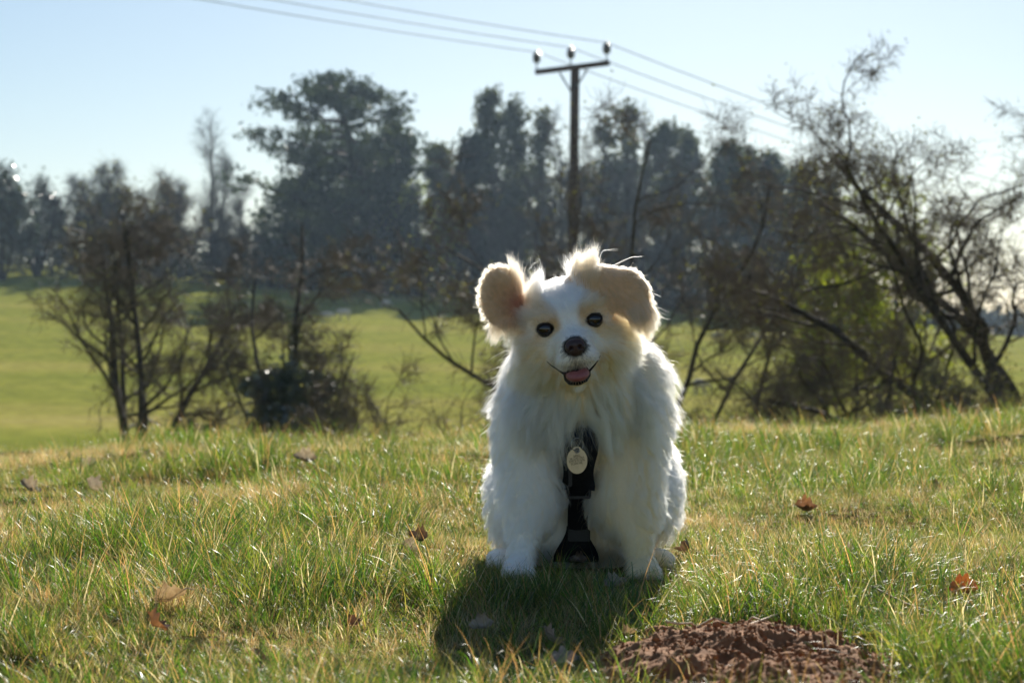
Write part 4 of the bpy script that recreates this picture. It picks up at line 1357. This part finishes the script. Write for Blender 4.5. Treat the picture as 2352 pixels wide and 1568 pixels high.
def build_dog():
    rng = np.random.default_rng(123)
    V, F = surface_net(lambda p: dog_sdf(p), (-.09, 2.70, -.006), (.29, 3.30, .43), .0032)
    root = empty("dog", (.09, 2.95, 0))
    tag(root, "small fluffy white and cream dog sitting in the grass with its mouth open", "dog")
    L = np.stack(dog_sdf(V, True), -1); grp = L.argmin(-1); q = toL(V)
    me = mesh("body", V, F)
    colattr(me, "coat", body_colour(V, q, grp))
    Ms, nt = new_mat("dog_skin")
    out = N(nt, "ShaderNodeOutputMaterial"); p = N(nt, "ShaderNodeBsdfPrincipled")
    a = N(nt, "ShaderNodeAttribute", attribute_name="coat")
    nt.links.new(a.outputs["Color"], p.inputs["Base Color"]); p.inputs["Roughness"].default_value = .9; p.inputs["Specular IOR Level"].default_value = .1
    nt.links.new(p.outputs[0], out.inputs[0])
    body = keep(link("body", me, Ms), root)

    # ---- fur roots
    tri = np.concatenate([F[:, [0, 1, 2]], F[:, [0, 2, 3]]])
    A = V[tri[:, 0]]; B = V[tri[:, 1]]; C_ = V[tri[:, 2]]
    cr = np.cross(B - A, C_ - A); ar = np.linalg.norm(cr, axis=1) / 2
    cen = (A + B + C_) / 3
    gc = np.stack(dog_sdf(cen, True), -1).argmin(-1)
    wgt = np.ones(len(cen))
    wgt[(gc == 0)] = 2.1; wgt[(gc == 1) | (gc == 2)] = 2.4
    wgt[cen[:, 1] > 3.0] *= .45
    wgt[(gc == 3) & (cen[:, 1] < 2.91) & (np.abs(cen[:, 0] - .09) < .075) & (cen[:, 2] < .28)] *= 2.6
    pr = ar * wgt; pr /= pr.sum()
    NH = 260000
    ti = rng.choice(len(tri), NH, p=pr)
    r1 = np.sqrt(rng.uniform(size=(NH, 1))); r2 = rng.uniform(size=(NH, 1))
    p0 = A[ti] * (1 - r1) + B[ti] * r1 * (1 - r2) + C_[ti] * r1 * r2
    e = .0012
    def grad(pp):
        g = np.stack([dog_sdf(pp + np.eye(3)[k] * e) - dog_sdf(pp - np.eye(3)[k] * e) for k in range(3)], -1)
        return nrm(g)
    nn = grad(p0)
    g9 = np.stack(dog_sdf(p0, True), -1); grp = g9.argmin(-1)
    q = toL(p0); u, v, w = q.T
    x, y, z = p0.T
    # lengths
    Lh = np.full(NH, .030)
    head = grp == 0; el = grp == 1; er = grp == 2; neck = grp == 3; torso = grp == 4; leg = grp == 5; paw = grp == 6; thigh = grp == 7
    fd = np.sqrt((u / 1.0) ** 2 + ((w + .03)) ** 2 + (np.minimum(v - .04, 0)) ** 2 * .6)
    Lh = np.where(head, .0060 + .025 * smooth01((fd - .032) / .060), Lh)
    Lh = np.where(head & (w > .02), np.minimum(Lh, .011 + .006 * smooth01((np.abs(u) - .03) / .02)), Lh)
    Lh = np.where(head & (np.abs(u) < .03) & (w < -.065), .007, Lh)
    front_ear = (nn @ AV) > .1
    Lh = np.where(el | er, np.where(front_ear, rng.uniform(.005, .010, NH), .0085) + .013 * smooth01((.035 - w) / .03) * el, Lh)
    Lh = np.where((er) & (w < .015) & (u > .08), .018, Lh)
    Lh = np.where(neck, .044, Lh)
    Lh = np.where(torso, np.where((y < 2.96) & (z < .15), .010, .025), Lh)
    Lh = np.where(leg, .007 + .015 * smooth01((z - .045) / .06), Lh)
    Lh = np.where(paw, .008, Lh)
    Lh = np.where(thigh, .021, Lh)
    fringe = (head | el) & (u < -.060) & (w < .024) & (w > -.030) & (v > -.075)
    fringe_r = (head | er) & (u > .074) & (w < .012) & (w > -.028) & (v > -.075)
    Lh = np.where(fringe, rng.uniform(.008, .030, NH), Lh); Lh = np.where(fringe_r, .022, Lh)
    # long tufts above the ears
    tl = head & (w > .030) & (u < -.024) & (u > -.068) & (v < -.012)
    tr = (head | er) & (w > .036) & (u > .014) & (u < .046) & (v < -.012)
    tuft_l = tl | (el & (u > -.060) & (w > .050)); tuft_r = tr
    ed0 = np.sqrt(((np.abs(u) - .0318) / .0100) ** 2 + (w / .0075) ** 2)
    Lh = np.where(head & (ed0 < 2.2), .0035, Lh)
    Lh = np.where(tuft_l, rng.uniform(.012, .030, NH), Lh)
    Lh = np.where(tuft_r, rng.uniform(.012, .034, NH), Lh)
    ruff = neck & (y < 2.90) & (np.abs(x - .09) < .075)
    Lh = np.where(ruff, np.where(z < .26, np.clip((z - .190) * 1.15, .012, .058), .050), Lh)
    Lh = Lh * rng.uniform(.72, 1.15, NH)
    # comb direction
    dn = np.array([0, 0, -1.])
    T = np.repeat(dn[None], NH, 0)
    outw = nrm(np.stack([x - .09, np.zeros(NH), np.zeros(NH)], -1) + 1e-9)
    T = T + .35 * outw + .25 * np.stack([np.zeros(NH), (y - 2.95), np.zeros(NH)], -1) * 3
    away = nrm(np.stack([u * 1.2, -.55 * np.ones(NH) * .05 - .2 * np.abs(u), (w + .028)], -1))
    awayW = away @ HM
    hd = awayW + .35 * dn * (w < 0)[:, None]
    T = np.where(head[:, None], hd, T)
    chin = head & (w < -.05) & (np.abs(u) < .04)
    T = np.where(chin[:, None], dn + .1 * outw, T)
    upw = AW + .1 * AU * rng.normal(size=(NH, 1))
    ea = nrm(np.stack([u + .052, np.zeros(NH), w - .020], -1)) @ HM
    T = np.where(el[:, None], ea, T)
    ea2 = nrm(np.stack([u - .040, np.zeros(NH), (w - .050) - .02], -1)) @ HM
    T = np.where(er[:, None], ea2, T)
    T = np.where(el[:, None], T + (dn * 1.2)[None] * smooth01((.03 - w) / .03)[:, None], T)
    T = np.where(fringe[:, None], dn - .35 * AU + .25 * AV, T)
    T = np.where(fringe_r[:, None], dn + .3 * AU + .2 * AV, T)
    T = np.where(tuft_l[:, None], AW - .12 * AU, T)
    T = np.where(tuft_r[:, None], AW + (.1 + 6 * (u[:, None] - .034)) * AU, T)
    T = T - nn * np.sum(T * nn, -1, keepdims=True) * .75
    T = nrm(T)
    lift = np.select([tuft_l | tuft_r, head & (Lh < .012), head, el | er, ruff, neck, torso, leg, paw, thigh], [.2, .28, .42, .38, .30, .55, .75, .75, .4, .85], .6)
    D = nrm(T + lift[:, None] * nn * 1.0 + .13 * rng.normal(size=(NH, 3)))
    grav = np.select([tuft_l | tuft_r, head, el | er, ruff, neck, torso, leg, thigh], [-.1, .12, .05, .55, .45, .40, .45, .3], .2)
    # bare places: eyes, nose, mouth, under the harness
    keepm = np.ones(NH, bool)
    ed = np.sqrt(((np.abs(u) - .0318) / .0094) ** 2 + (w / .0070) ** 2)
    keepm &= ~((ed < 1.08) & (v > -.03))
    nd = np.sqrt((u / .0132) ** 2 + ((w + .0295) / .0115) ** 2)
    keepm &= ~((nd < 1.0) & (v > .02))
    ld = seg_dist2(u, w, LIPS)
    keepm &= ~(head & (ld < .0014 + .0016 * (np.abs(u + .004) < .018)) & (v > -.03))
    mouthin = (np.abs(u + .004) < .016) & (w < -.0555) & (w > -.0785)
    keepm &= ~(mouthin & (v > -.02))
    keepm &= ~((np.abs(x - HX) < .026) & (y < 2.96) & (z < .192) & (z > .02) & ~leg)
    keepm &= ~(z < .002)
    nosef = nn[:, 1] > .9     # nothing needed
    sel = np.where(keepm)[0]
    p0, nn, D, T, Lh, grp, q, grav, ruff = [a_[sel] for a_ in (p0, nn, D, T, Lh, grp, q, grav, ruff)]
    tuf = (tuft_l | tuft_r)[sel]
    ed = ed[sel]; nd = nd[sel]
    NH = len(sel)
    u, v, w = q.T
    # swirl field so the coat is not combed uniformly
    sw = np.stack([fbm(p0[:, 2] * 22, p0[:, 0] * 22, 81, 2), fbm(p0[:, 0] * 22, p0[:, 1] * 22 + 9, 82, 2), .5 * fbm(p0[:, 1] * 22, p0[:, 2] * 22 + 5, 83, 2)], -1)
    bodyg = (grp >= 3)
    D = nrm(D + sw * np.where(bodyg, 1.25, .45)[:, None])
    # clumps
    kd_n = NH // 55
    gi = rng.choice(NH, kd_n, replace=False)
    kd = KDTree(kd_n)
    for i_, k_ in enumerate(gi): kd.insert(p0[k_], i_)
    kd.balance()
    own = np.fromiter((kd.find(pt)[1] for pt in p0.tolist()), int, NH)
    gidx = gi[own]
    NP = 7
    t = np.linspace(0, 1, NP)
    ph = rng.uniform(0, 6.28, kd_n)[own]; fr = rng.uniform(3.0, 6.5, kd_n)[own]
    S1 = nrm(np.cross(D[gidx], np.array([0, 1., 0]) + .1)); 
    wav = np.where(ruff, .21, np.where(bodyg, .14, .04)) * Lh
    def strand(ix):
        X = p0[ix][:, None] + (D[ix] * Lh[ix][:, None])[:, None] * t[None, :, None]
        X = X + (dn[None] * (grav[ix] * Lh[ix])[:, None])[:, None] * (t ** 2)[None, :, None]
        return X
    X = strand(np.arange(NH)); G = strand(gidx)
    cl = np.where(tuf, .12, np.where(ruff, .97, np.where(bodyg, .8, .62))) * rng.uniform(.5, 1.15, NH)
    rel = p0 - p0[gidx]
    same = np.sum(nn * nn[gidx], -1) > .3
    cl = np.where(same & (np.linalg.norm(rel, axis=-1) < .016), cl, 0)
    X = X * (1 - cl[:, None, None] * (t ** 1.3)[None, :, None]) + G * (cl[:, None, None] * (t ** 1.3)[None, :, None])
    X = X + S1[:, None] * (wav[:, None] * np.sin(ph[:, None] + fr[:, None] * t[None]) * t[None])[..., None]
    X = X + rng.normal(size=(NH, NP, 3)) * (.00035 + .018 * Lh[:, None, None]) * t[None, :, None]
    fly = rng.uniform(size=NH) < .018
    X = X + fly[:, None, None] * (nn[:, None] * .3 + rng.normal(size=(NH, 1, 3)) * .2) * Lh[:, None, None] * (t ** 1.5)[None, :, None]
    col = body_colour(p0 + nn * .0005, q, grp)
    # a few dark whisker-base hairs below the nose, creamy underlayer streaks
    ng_ = np.exp(-((u / .013) ** 2 + ((w + .048) / .007) ** 2)) * (grp == 0) * (v > .01)
    dkm = rng.uniform(size=NH) < ng_ * .75
    col[dkm] = col[dkm] * .12
    col *= rng.uniform(.96, 1.01, (NH, 1))
    gl = rng.uniform(.975, 1.01, (kd_n, 1))[own]; gl = np.where((grp == 0)[:, None], rng.uniform(.90, 1.02, (kd_n, 1))[own], gl); gl = np.where(((grp == 1) | (grp == 2))[:, None], rng.uniform(.82, 1.12, (kd_n, 1))[own], gl); col = np.clip(col * gl, 0, .988)
    streak = rng.uniform(size=kd_n)[own] < .22
    col = np.where((streak & bodyg)[:, None], col * np.array([1, .95, .82]), col)
    rad = np.where(grp >= 3, .00011, .00010)
    # wisps over the right ear and brow
    extra = []
    def wisp(pts, n=5, r=.0002):
        for k in range(n):
            a_ = [P(px, py, Y_) for px, py, Y_ in pts]
            arr = np.array([list(v_) for v_ in a_]) + rng.normal(size=(len(a_), 3)) * .0005
            tt = np.linspace(0, len(arr) - 1, NP); i0 = np.minimum(tt.astype(int), len(arr) - 2); f_ = (tt - i0)[:, None]
            extra.append(arr[i0] * (1 - f_) + arr[i0 + 1] * f_)
    wisp([(1370, 625, 2.83), (1378, 590, 2.82), (1385, 576, 2.82), (1400, 573, 2.81), (1418, 573, 2.80)], 2)
    wisp([(1395, 615, 2.83), (1430, 598, 2.82), (1450, 590, 2.81), (1477, 588, 2.80)], 2)
    wisp([(1215, 620, 2.83), (1225, 606, 2.83), (1236, 600, 2.82)], 2)
    wisp([(1490, 670, 2.81), (1500, 672, 2.8), (1518, 682, 2.8)], 2)
    ne = len(extra)
    X = np.concatenate([X, np.array(extra)]); col = np.concatenate([col, np.repeat([[.8, .74, .62]], ne, 0)]); rad = np.concatenate([rad, np.full(ne, .00010)])
    NT = NH + ne
    hc = bpy.data.hair_curves.new("fur")
    hc.add_curves([NP] * NT)
    hc.attributes["position"].data.foreach_set("vector", X.astype(np.float32).ravel())
    ra = hc.attributes.get("radius") or hc.attributes.new("radius", 'FLOAT', 'POINT')
    rr = rad[:, None] * (1 - .8 * t[None] ** 2)
    ra.data.foreach_set("value", rr.astype(np.float32).ravel())
    ca = hc.attributes.new("coat", 'FLOAT_COLOR', 'CURVE')
    ca.data.foreach_set("color", np.hstack([col, np.ones((NT, 1))]).astype(np.float32).ravel())
    hc.materials.append(fur_mat("dog_fur", "coat"))
    fo = bpy.data.objects.new("fur", hc)
    COL.objects.link(fo)
    keep(fo, root)

    # ---- eyes
    Me = simple("eye_brown_black", (.006, .004, .003), (.02, .011, .006), 200, .05, 0, spec=.8)
    Ml = simple("dark_lid_skin", (.012, .009, .008), (.03, .022, .02), 300, .45, .2, dist=.0005)
    for s in (-1, 1):
        Vn, Fn = surface_net(lambda p_: np.linalg.norm(p_ - np.array([s * .0318, -.0100, 0.0]), axis=-1) - .0114, (s * .0318 - .014, -.024, -.015), (s * .0318 + .014, .004, .015), .0009)
        ey = keep(link("eye", mesh("eye", toW(Vn), Fn[:, ::1]), Me), root)
        # almond lid ring following the socket
        pts = []
        for k in range(28):
            a_ = 2 * math.pi * k / 28
            cu = math.cos(a_); sw_ = math.sin(a_)
            uu = s * .0318 + .0100 * cu; ww = .0066 * sw_ * (1 - .18 * cu * cu) + (-.0012 * (cu * -s) if cu * -s > 0 else .0006 * abs(cu))
            vv = -.0100 + math.sqrt(max(.0118 ** 2 - (uu - s * .0318) ** 2 - ww ** 2, 1e-8))
            pts.append(toW((uu, vv, ww)))
        pts.append(pts[0])
        S = [(*a_, *b_, .0013, .0013) for a_, b_ in zip(pts, pts[1:])]
        Vt, Ft = tubes(np.array(S), 6)
        ld_ = link("eyelid", mesh("eyelid", Vt, Ft), Ml, ey)
        # tear-corner dark line
    # ---- nose
    def nose(q_):
        d = sd_ell(q_, (0, .040, -.0270), (.0122, .0095, .0088))
        d = smin(d, sd_ell(q_, (0, .039, -.0350), (.0090, .0085, .0070)), .006)
        for s in (-1, 1):
            d = smin(d, sd_ell(q_, (s * .0078, .0430, -.0300), (.0046, .0052, .0050)), .003)
            d = smax(d, -sd_ell(q_, (s * .0058, .0500, -.0300), (.0026, .0060, .0026)), .0015)
            d = smax(d, -sd_ell(q_, (s * .0095, .0485, -.0335), (.0040, .0040, .0012)), .001)
        return smax(d, -sd_ell(q_, (0, .0505, -.0380), (.0007, .003, .008)), .001)
    Vn, Fn = surface_net(nose, (-.017, .026, -.046), (.017, .054, -.015), .0007)
    Mn = simple("brown_nose_leather", (.035, .018, .016), (.075, .038, .034), 500, .38, .5, spec=.5, dist=.0004)
    keep(link("nose", mesh("nose", toW(Vn), Fn), Mn), root)
    # ---- mouth: dark lips, cavity, tongue
    lw = [toW((a_, 0, b_)) for a_, b_ in LIPS]
    lw = np.array(lw)
    fine = []
    for a_, b_ in zip(lw, lw[1:]):
        for k in range(4): fine.append(a_ + (b_ - a_) * k / 4)
    fine.append(lw[-1]); fine = np.array(fine)
    yy = march(fine[:, 0], fine[:, 2], 2.70)
    # soften depth so the lip line is a smooth band
    inner = np.array([2.752] * len(fine)); 
    yy = np.minimum(yy, 2.79)
    for _ in range(6): yy[1:-1] = (yy[:-2] + yy[1:-1] * 2 + yy[2:]) / 4
    fine[:, 1] = yy - .0015
    m_ = len(fine); rr_ = .0003 + .0024 * np.sin(np.linspace(0, math.pi, m_)) ** 1.6
    S = [(*fine[i_], *fine[i_ + 1], rr_[i_], rr_[i_ + 1]) for i_ in range(m_ - 1)]
    Vt, Ft = tubes(np.array(S), 8)
    keep(link("lips", mesh("lips", Vt, Ft), Ml), root)
    Vn, Fn = surface_net(lambda q_: sd_ell(q_, (-.004, .008, -.0625), (.0165, .023, .0125)), (-.026, -.02, -.080), (.018, .036, -.044), .0012)
    keep(link("mouth_lining", mesh("mouth_lining", toW(Vn), Fn), simple("dark_mouth", (.02, .008, .008), (.04, .014, .014), 200, .6, 0)), root)
    def tongue(q_):
        qq = q_.copy(); qq[..., 2] = qq[..., 2] + .25 * (qq[..., 1] - .02) - .0 
        d = sd_ell(qq, (-.0030, .0210, -.0638), (.0152, .0165, .0088))
        return smax(d, -sd_ell(qq, (-.0030, .026, -.0515), (.0012, .016, .0045)), .004)
    Vn, Fn = surface_net(tongue, (-.022, -.002, -.076), (.016, .042, -.048), .0009)
    Mt = simple("pink_tongue", (.30, .085, .085), (.42, .14, .13), 500, .35, .4, spec=.5, dist=.0005)
    keep(link("tongue", mesh("tongue", toW(Vn), Fn), Mt), root)

    # ---- harness
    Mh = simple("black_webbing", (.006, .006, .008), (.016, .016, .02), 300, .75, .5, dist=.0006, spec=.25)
    Mp = simple("black_plastic", (.008, .008, .010), (.014, .014, .016), 100, .4, 0, spec=.4)
    har = keep(link("harness", None) if False else empty("harness", (HX, 2.86, .12)), root) if False else None
    def drape(xs, zs, off, thick, name, mat, parent, widthfun=None, sdf=dog_sdf):
        """a band that lies on the coat: grid in x,z marched on to the body"""
        X_, Z_ = np.meshgrid(xs, zs)
        if widthfun is not None: X_ = HX + (X_ - HX) * widthfun(Z_)
        yv = march(X_.ravel(), Z_.ravel(), 2.80, 0.004, f=sdf).reshape(X_.shape)
        for _ in range(10):
            yv[1:-1, 1:-1] = (yv[1:-1, 1:-1] * 2 + yv[:-2, 1:-1] + yv[2:, 1:-1] + yv[1:-1, :-2] + yv[1:-1, 2:]) / 6
        yv = yv - (off if name != 'harness' else -.003 + (off + .003) * smooth01((.205 - Z_) / .02))
        n0, n1 = X_.shape
        Fr = np.stack([X_, yv, Z_], -1).reshape(-1, 3); Bk = np.stack([X_, yv + thick, Z_], -1).reshape(-1, 3)
        i_ = np.arange(n0 * n1).reshape(n0, n1)
        f1 = np.stack([i_[:-1, :-1], i_[:-1, 1:], i_[1:, 1:], i_[1:, :-1]], -1).reshape(-1, 4)
        rim = np.concatenate([i_[0], i_[1:, -1], i_[-1, ::-1][1:], i_[::-1, 0][1:]])
        f2 = f1[:, ::-1] + n0 * n1
        f3 = np.stack([rim[:-1], rim[1:], rim[1:] + n0 * n1, rim[:-1] + n0 * n1], -1)
        o_ = keep(link(name, mesh(name, np.vstack([Fr, Bk]), np.vstack([f1, f2, f3]), smooth=False), mat), root)
        if parent is not None: o_.parent = parent; o_.matrix_parent_inverse = Matrix()
        return o_, yv
    def wf(Z_):
        t_ = np.clip((Z_ - .115) / .075, 0, 1)
        return .92 + .12 * np.sin(t_ * math.pi * 2 + 2.8) - .1 * smooth01((.122 - Z_) / .008)
    hz, yv = drape(np.linspace(HX - .0245, HX + .0245, 21), np.linspace(.207, .1145, 32), .011, .006, "harness", Mh, None, wf)
    ytag = float(yv[12, 10])
    st, ys_ = drape(np.linspace(HX - .0125, HX + .0150, 11), np.linspace(.1160, .030, 30), .009, .004, "strap", Mh, hz)
    shade_panel, _ = drape(np.linspace(HX - .045, HX + .045, 25), np.linspace(.062, .010, 12), .004, .004, "belly_shade", Mh, hz, widthfun=lambda Z_: .30 + .38 * smooth01((.060 - Z_) / .045), sdf=lambda p_: smin(g_torso(p_), g_neck(p_), .03))  # black wedge standing in for the deep shade under the belly between the legs
    # padded edge piping + slider buckle
    yb = float(yv[-2, 10])
    def boxm(cx_, cy2, cz_, sx, sy, sz, name, mat, parent, bev=.0012):
        import bmesh
        bm = bmesh.new(); bmesh.ops.create_cube(bm, size=1)
        for v_ in bm.verts: v_.co = Vector((cx_ + v_.co.x * sx, cy2 + v_.co.y * sy, cz_ + v_.co.z * sz))
        bmesh.ops.bevel(bm, geom=bm.edges[:], offset=bev, segments=2, affect='EDGES')
        m2 = bpy.data.meshes.new(name); bm.to_mesh(m2); bm.free()
        o_ = keep(link(name, m2, mat), root)
        o_.parent = parent; o_.matrix_parent_inverse = Matrix()
        return o_
    for dx, dz, sx, sz in ((0, .0105, .032, .0035), (0, -.0105, .032, .0035), (-.0145, 0, .0035, .021), (.0145, 0, .0035, .021)):
        boxm(HX + .001 + dx, yb - .004, .1155 + dz, sx, .004, sz, "slider_buckle", Mp, hz)
    for dx in (-.0115,):
        boxm(HX + dx, ytag - .0025, .147, .005, .003, .05, "adjuster", Mp, hz)
    boxm(HX + .003, float(ys_[24, 5]) - .003, .050, .030, .004, .016, "clip", Mp, hz)

    # ---- identity tag
    Mg = simple("worn_brass_tag", (.50, .42, .27), (.62, .53, .36), 250, .32, .15, spec=.5, dist=.0002, metal=.55)
    Mk = simple("engraved_black", (.01, .01, .01), (.03, .028, .025), 300, .6, 0)
    tc = np.array([.0840, ytag - .0105, .1560])
    rx, rz, thk = .0133, .0168, .0012
    nseg = 40; hole = .0026; hc_ = (0, .0135)
    outer = []; inner_ = []
    for k in range(nseg):
        a_ = 2 * math.pi * k / nseg
        ox = rx * math.cos(a_); oz = rz * math.sin(a_)
        if math.sin(a_) > .93: oz += .0018
        outer.append((ox, oz)); inner_.append((hole * math.cos(a_), hc_[1] + hole * math.sin(a_) ))
    Vg = []; 
    for yy_ in (-thk / 2, thk / 2):
        for a_, b_ in outer: Vg.append((tc[0] + a_, tc[1] + yy_, tc[2] + b_))
        for a_, b_ in inner_: Vg.append((tc[0] + a_, tc[1] + yy_, tc[2] + b_))
    Fg = []
    n2 = 2 * nseg
    for k in range(nseg):
        k2 = (k + 1) % nseg
        Fg.append((k, k2, nseg + k2, nseg + k)); Fg.append((n2 + k2, n2 + k, n2 + nseg + k, n2 + nseg + k2))
        Fg.append((k2, k, n2 + k, n2 + k2)); Fg.append((nseg + k, nseg + k2, n2 + nseg + k2, n2 + nseg + k))
    tg = keep(link("identity_tag", mesh("identity_tag", np.array(Vg), np.array(Fg), smooth=False), Mg), root)
    # rings
    def ring(c, r, rt, tiltx, name, mat):
        pts = []
        for k in range(25):
            a_ = 2 * math.pi * k / 24
            v_ = Vector((r * math.cos(a_), 0, r * math.sin(a_)))
            v_.rotate(Matrix.Rotation(tiltx, 3, 'Z')); pts.append(Vector(c) + v_)
        V_, F_ = tubes(np.array([(*a_, *b_, rt, rt) for a_, b_ in zip(pts, pts[1:])]), 6)
        o_ = keep(link(name, mesh(name, V_, F_), mat), root); o_.parent = tg; o_.matrix_parent_inverse = Matrix()
    Mr = simple("steel_ring", (.35, .33, .3), (.5, .48, .44), 200, .25, 0, metal=.9)
    ring((tc[0], tc[1] - .0008, tc[2] + hc_[1]), .0033, .0006, 0, "eyelet", Mr)
    ring((tc[0] + .0002, tc[1], tc[2] + hc_[1] + .0075), .0085, .0006, .35, "split_ring", Mr)
    # lettering
    lines = [("SARD,", .0053, 0), ("34, CR0 7XA", .0022, 0), ("07973 737676", -.0012, 0), ("SCAN ME.", -.0046, 0)]
    dg = None
    for tx, dz, dx in lines:
        cu = bpy.data.curves.new("lettering", 'FONT'); cu.body = tx; cu.size = .0041; cu.align_x = 'CENTER'; cu.extrude = .00012
        cu.space_character = 1.0
        cu.materials.append(Mk)
        tmp = bpy.data.objects.new("tmp_text", cu); COL.objects.link(tmp)
        dgx = bpy.context.evaluated_depsgraph_get()
        mt_ = bpy.data.meshes.new_from_object(tmp.evaluated_get(dgx))
        bpy.data.objects.remove(tmp)
        M4 = Matrix.Translation((tc[0] + dx, tc[1] - thk / 2 - .0003, tc[2] + dz)) @ Matrix.Rotation(R(8), 4, 'Y').inverted() @ Matrix.Rotation(R(90), 4, 'X') @ Matrix.Diagonal((.86, 1, 1, 1))
        mt_.transform(M4); mt_.materials.clear()
        o_ = keep(link("lettering", mt_, Mk), root)
        o_.parent = tg; o_.matrix_parent_inverse = Matrix()
build_dog()
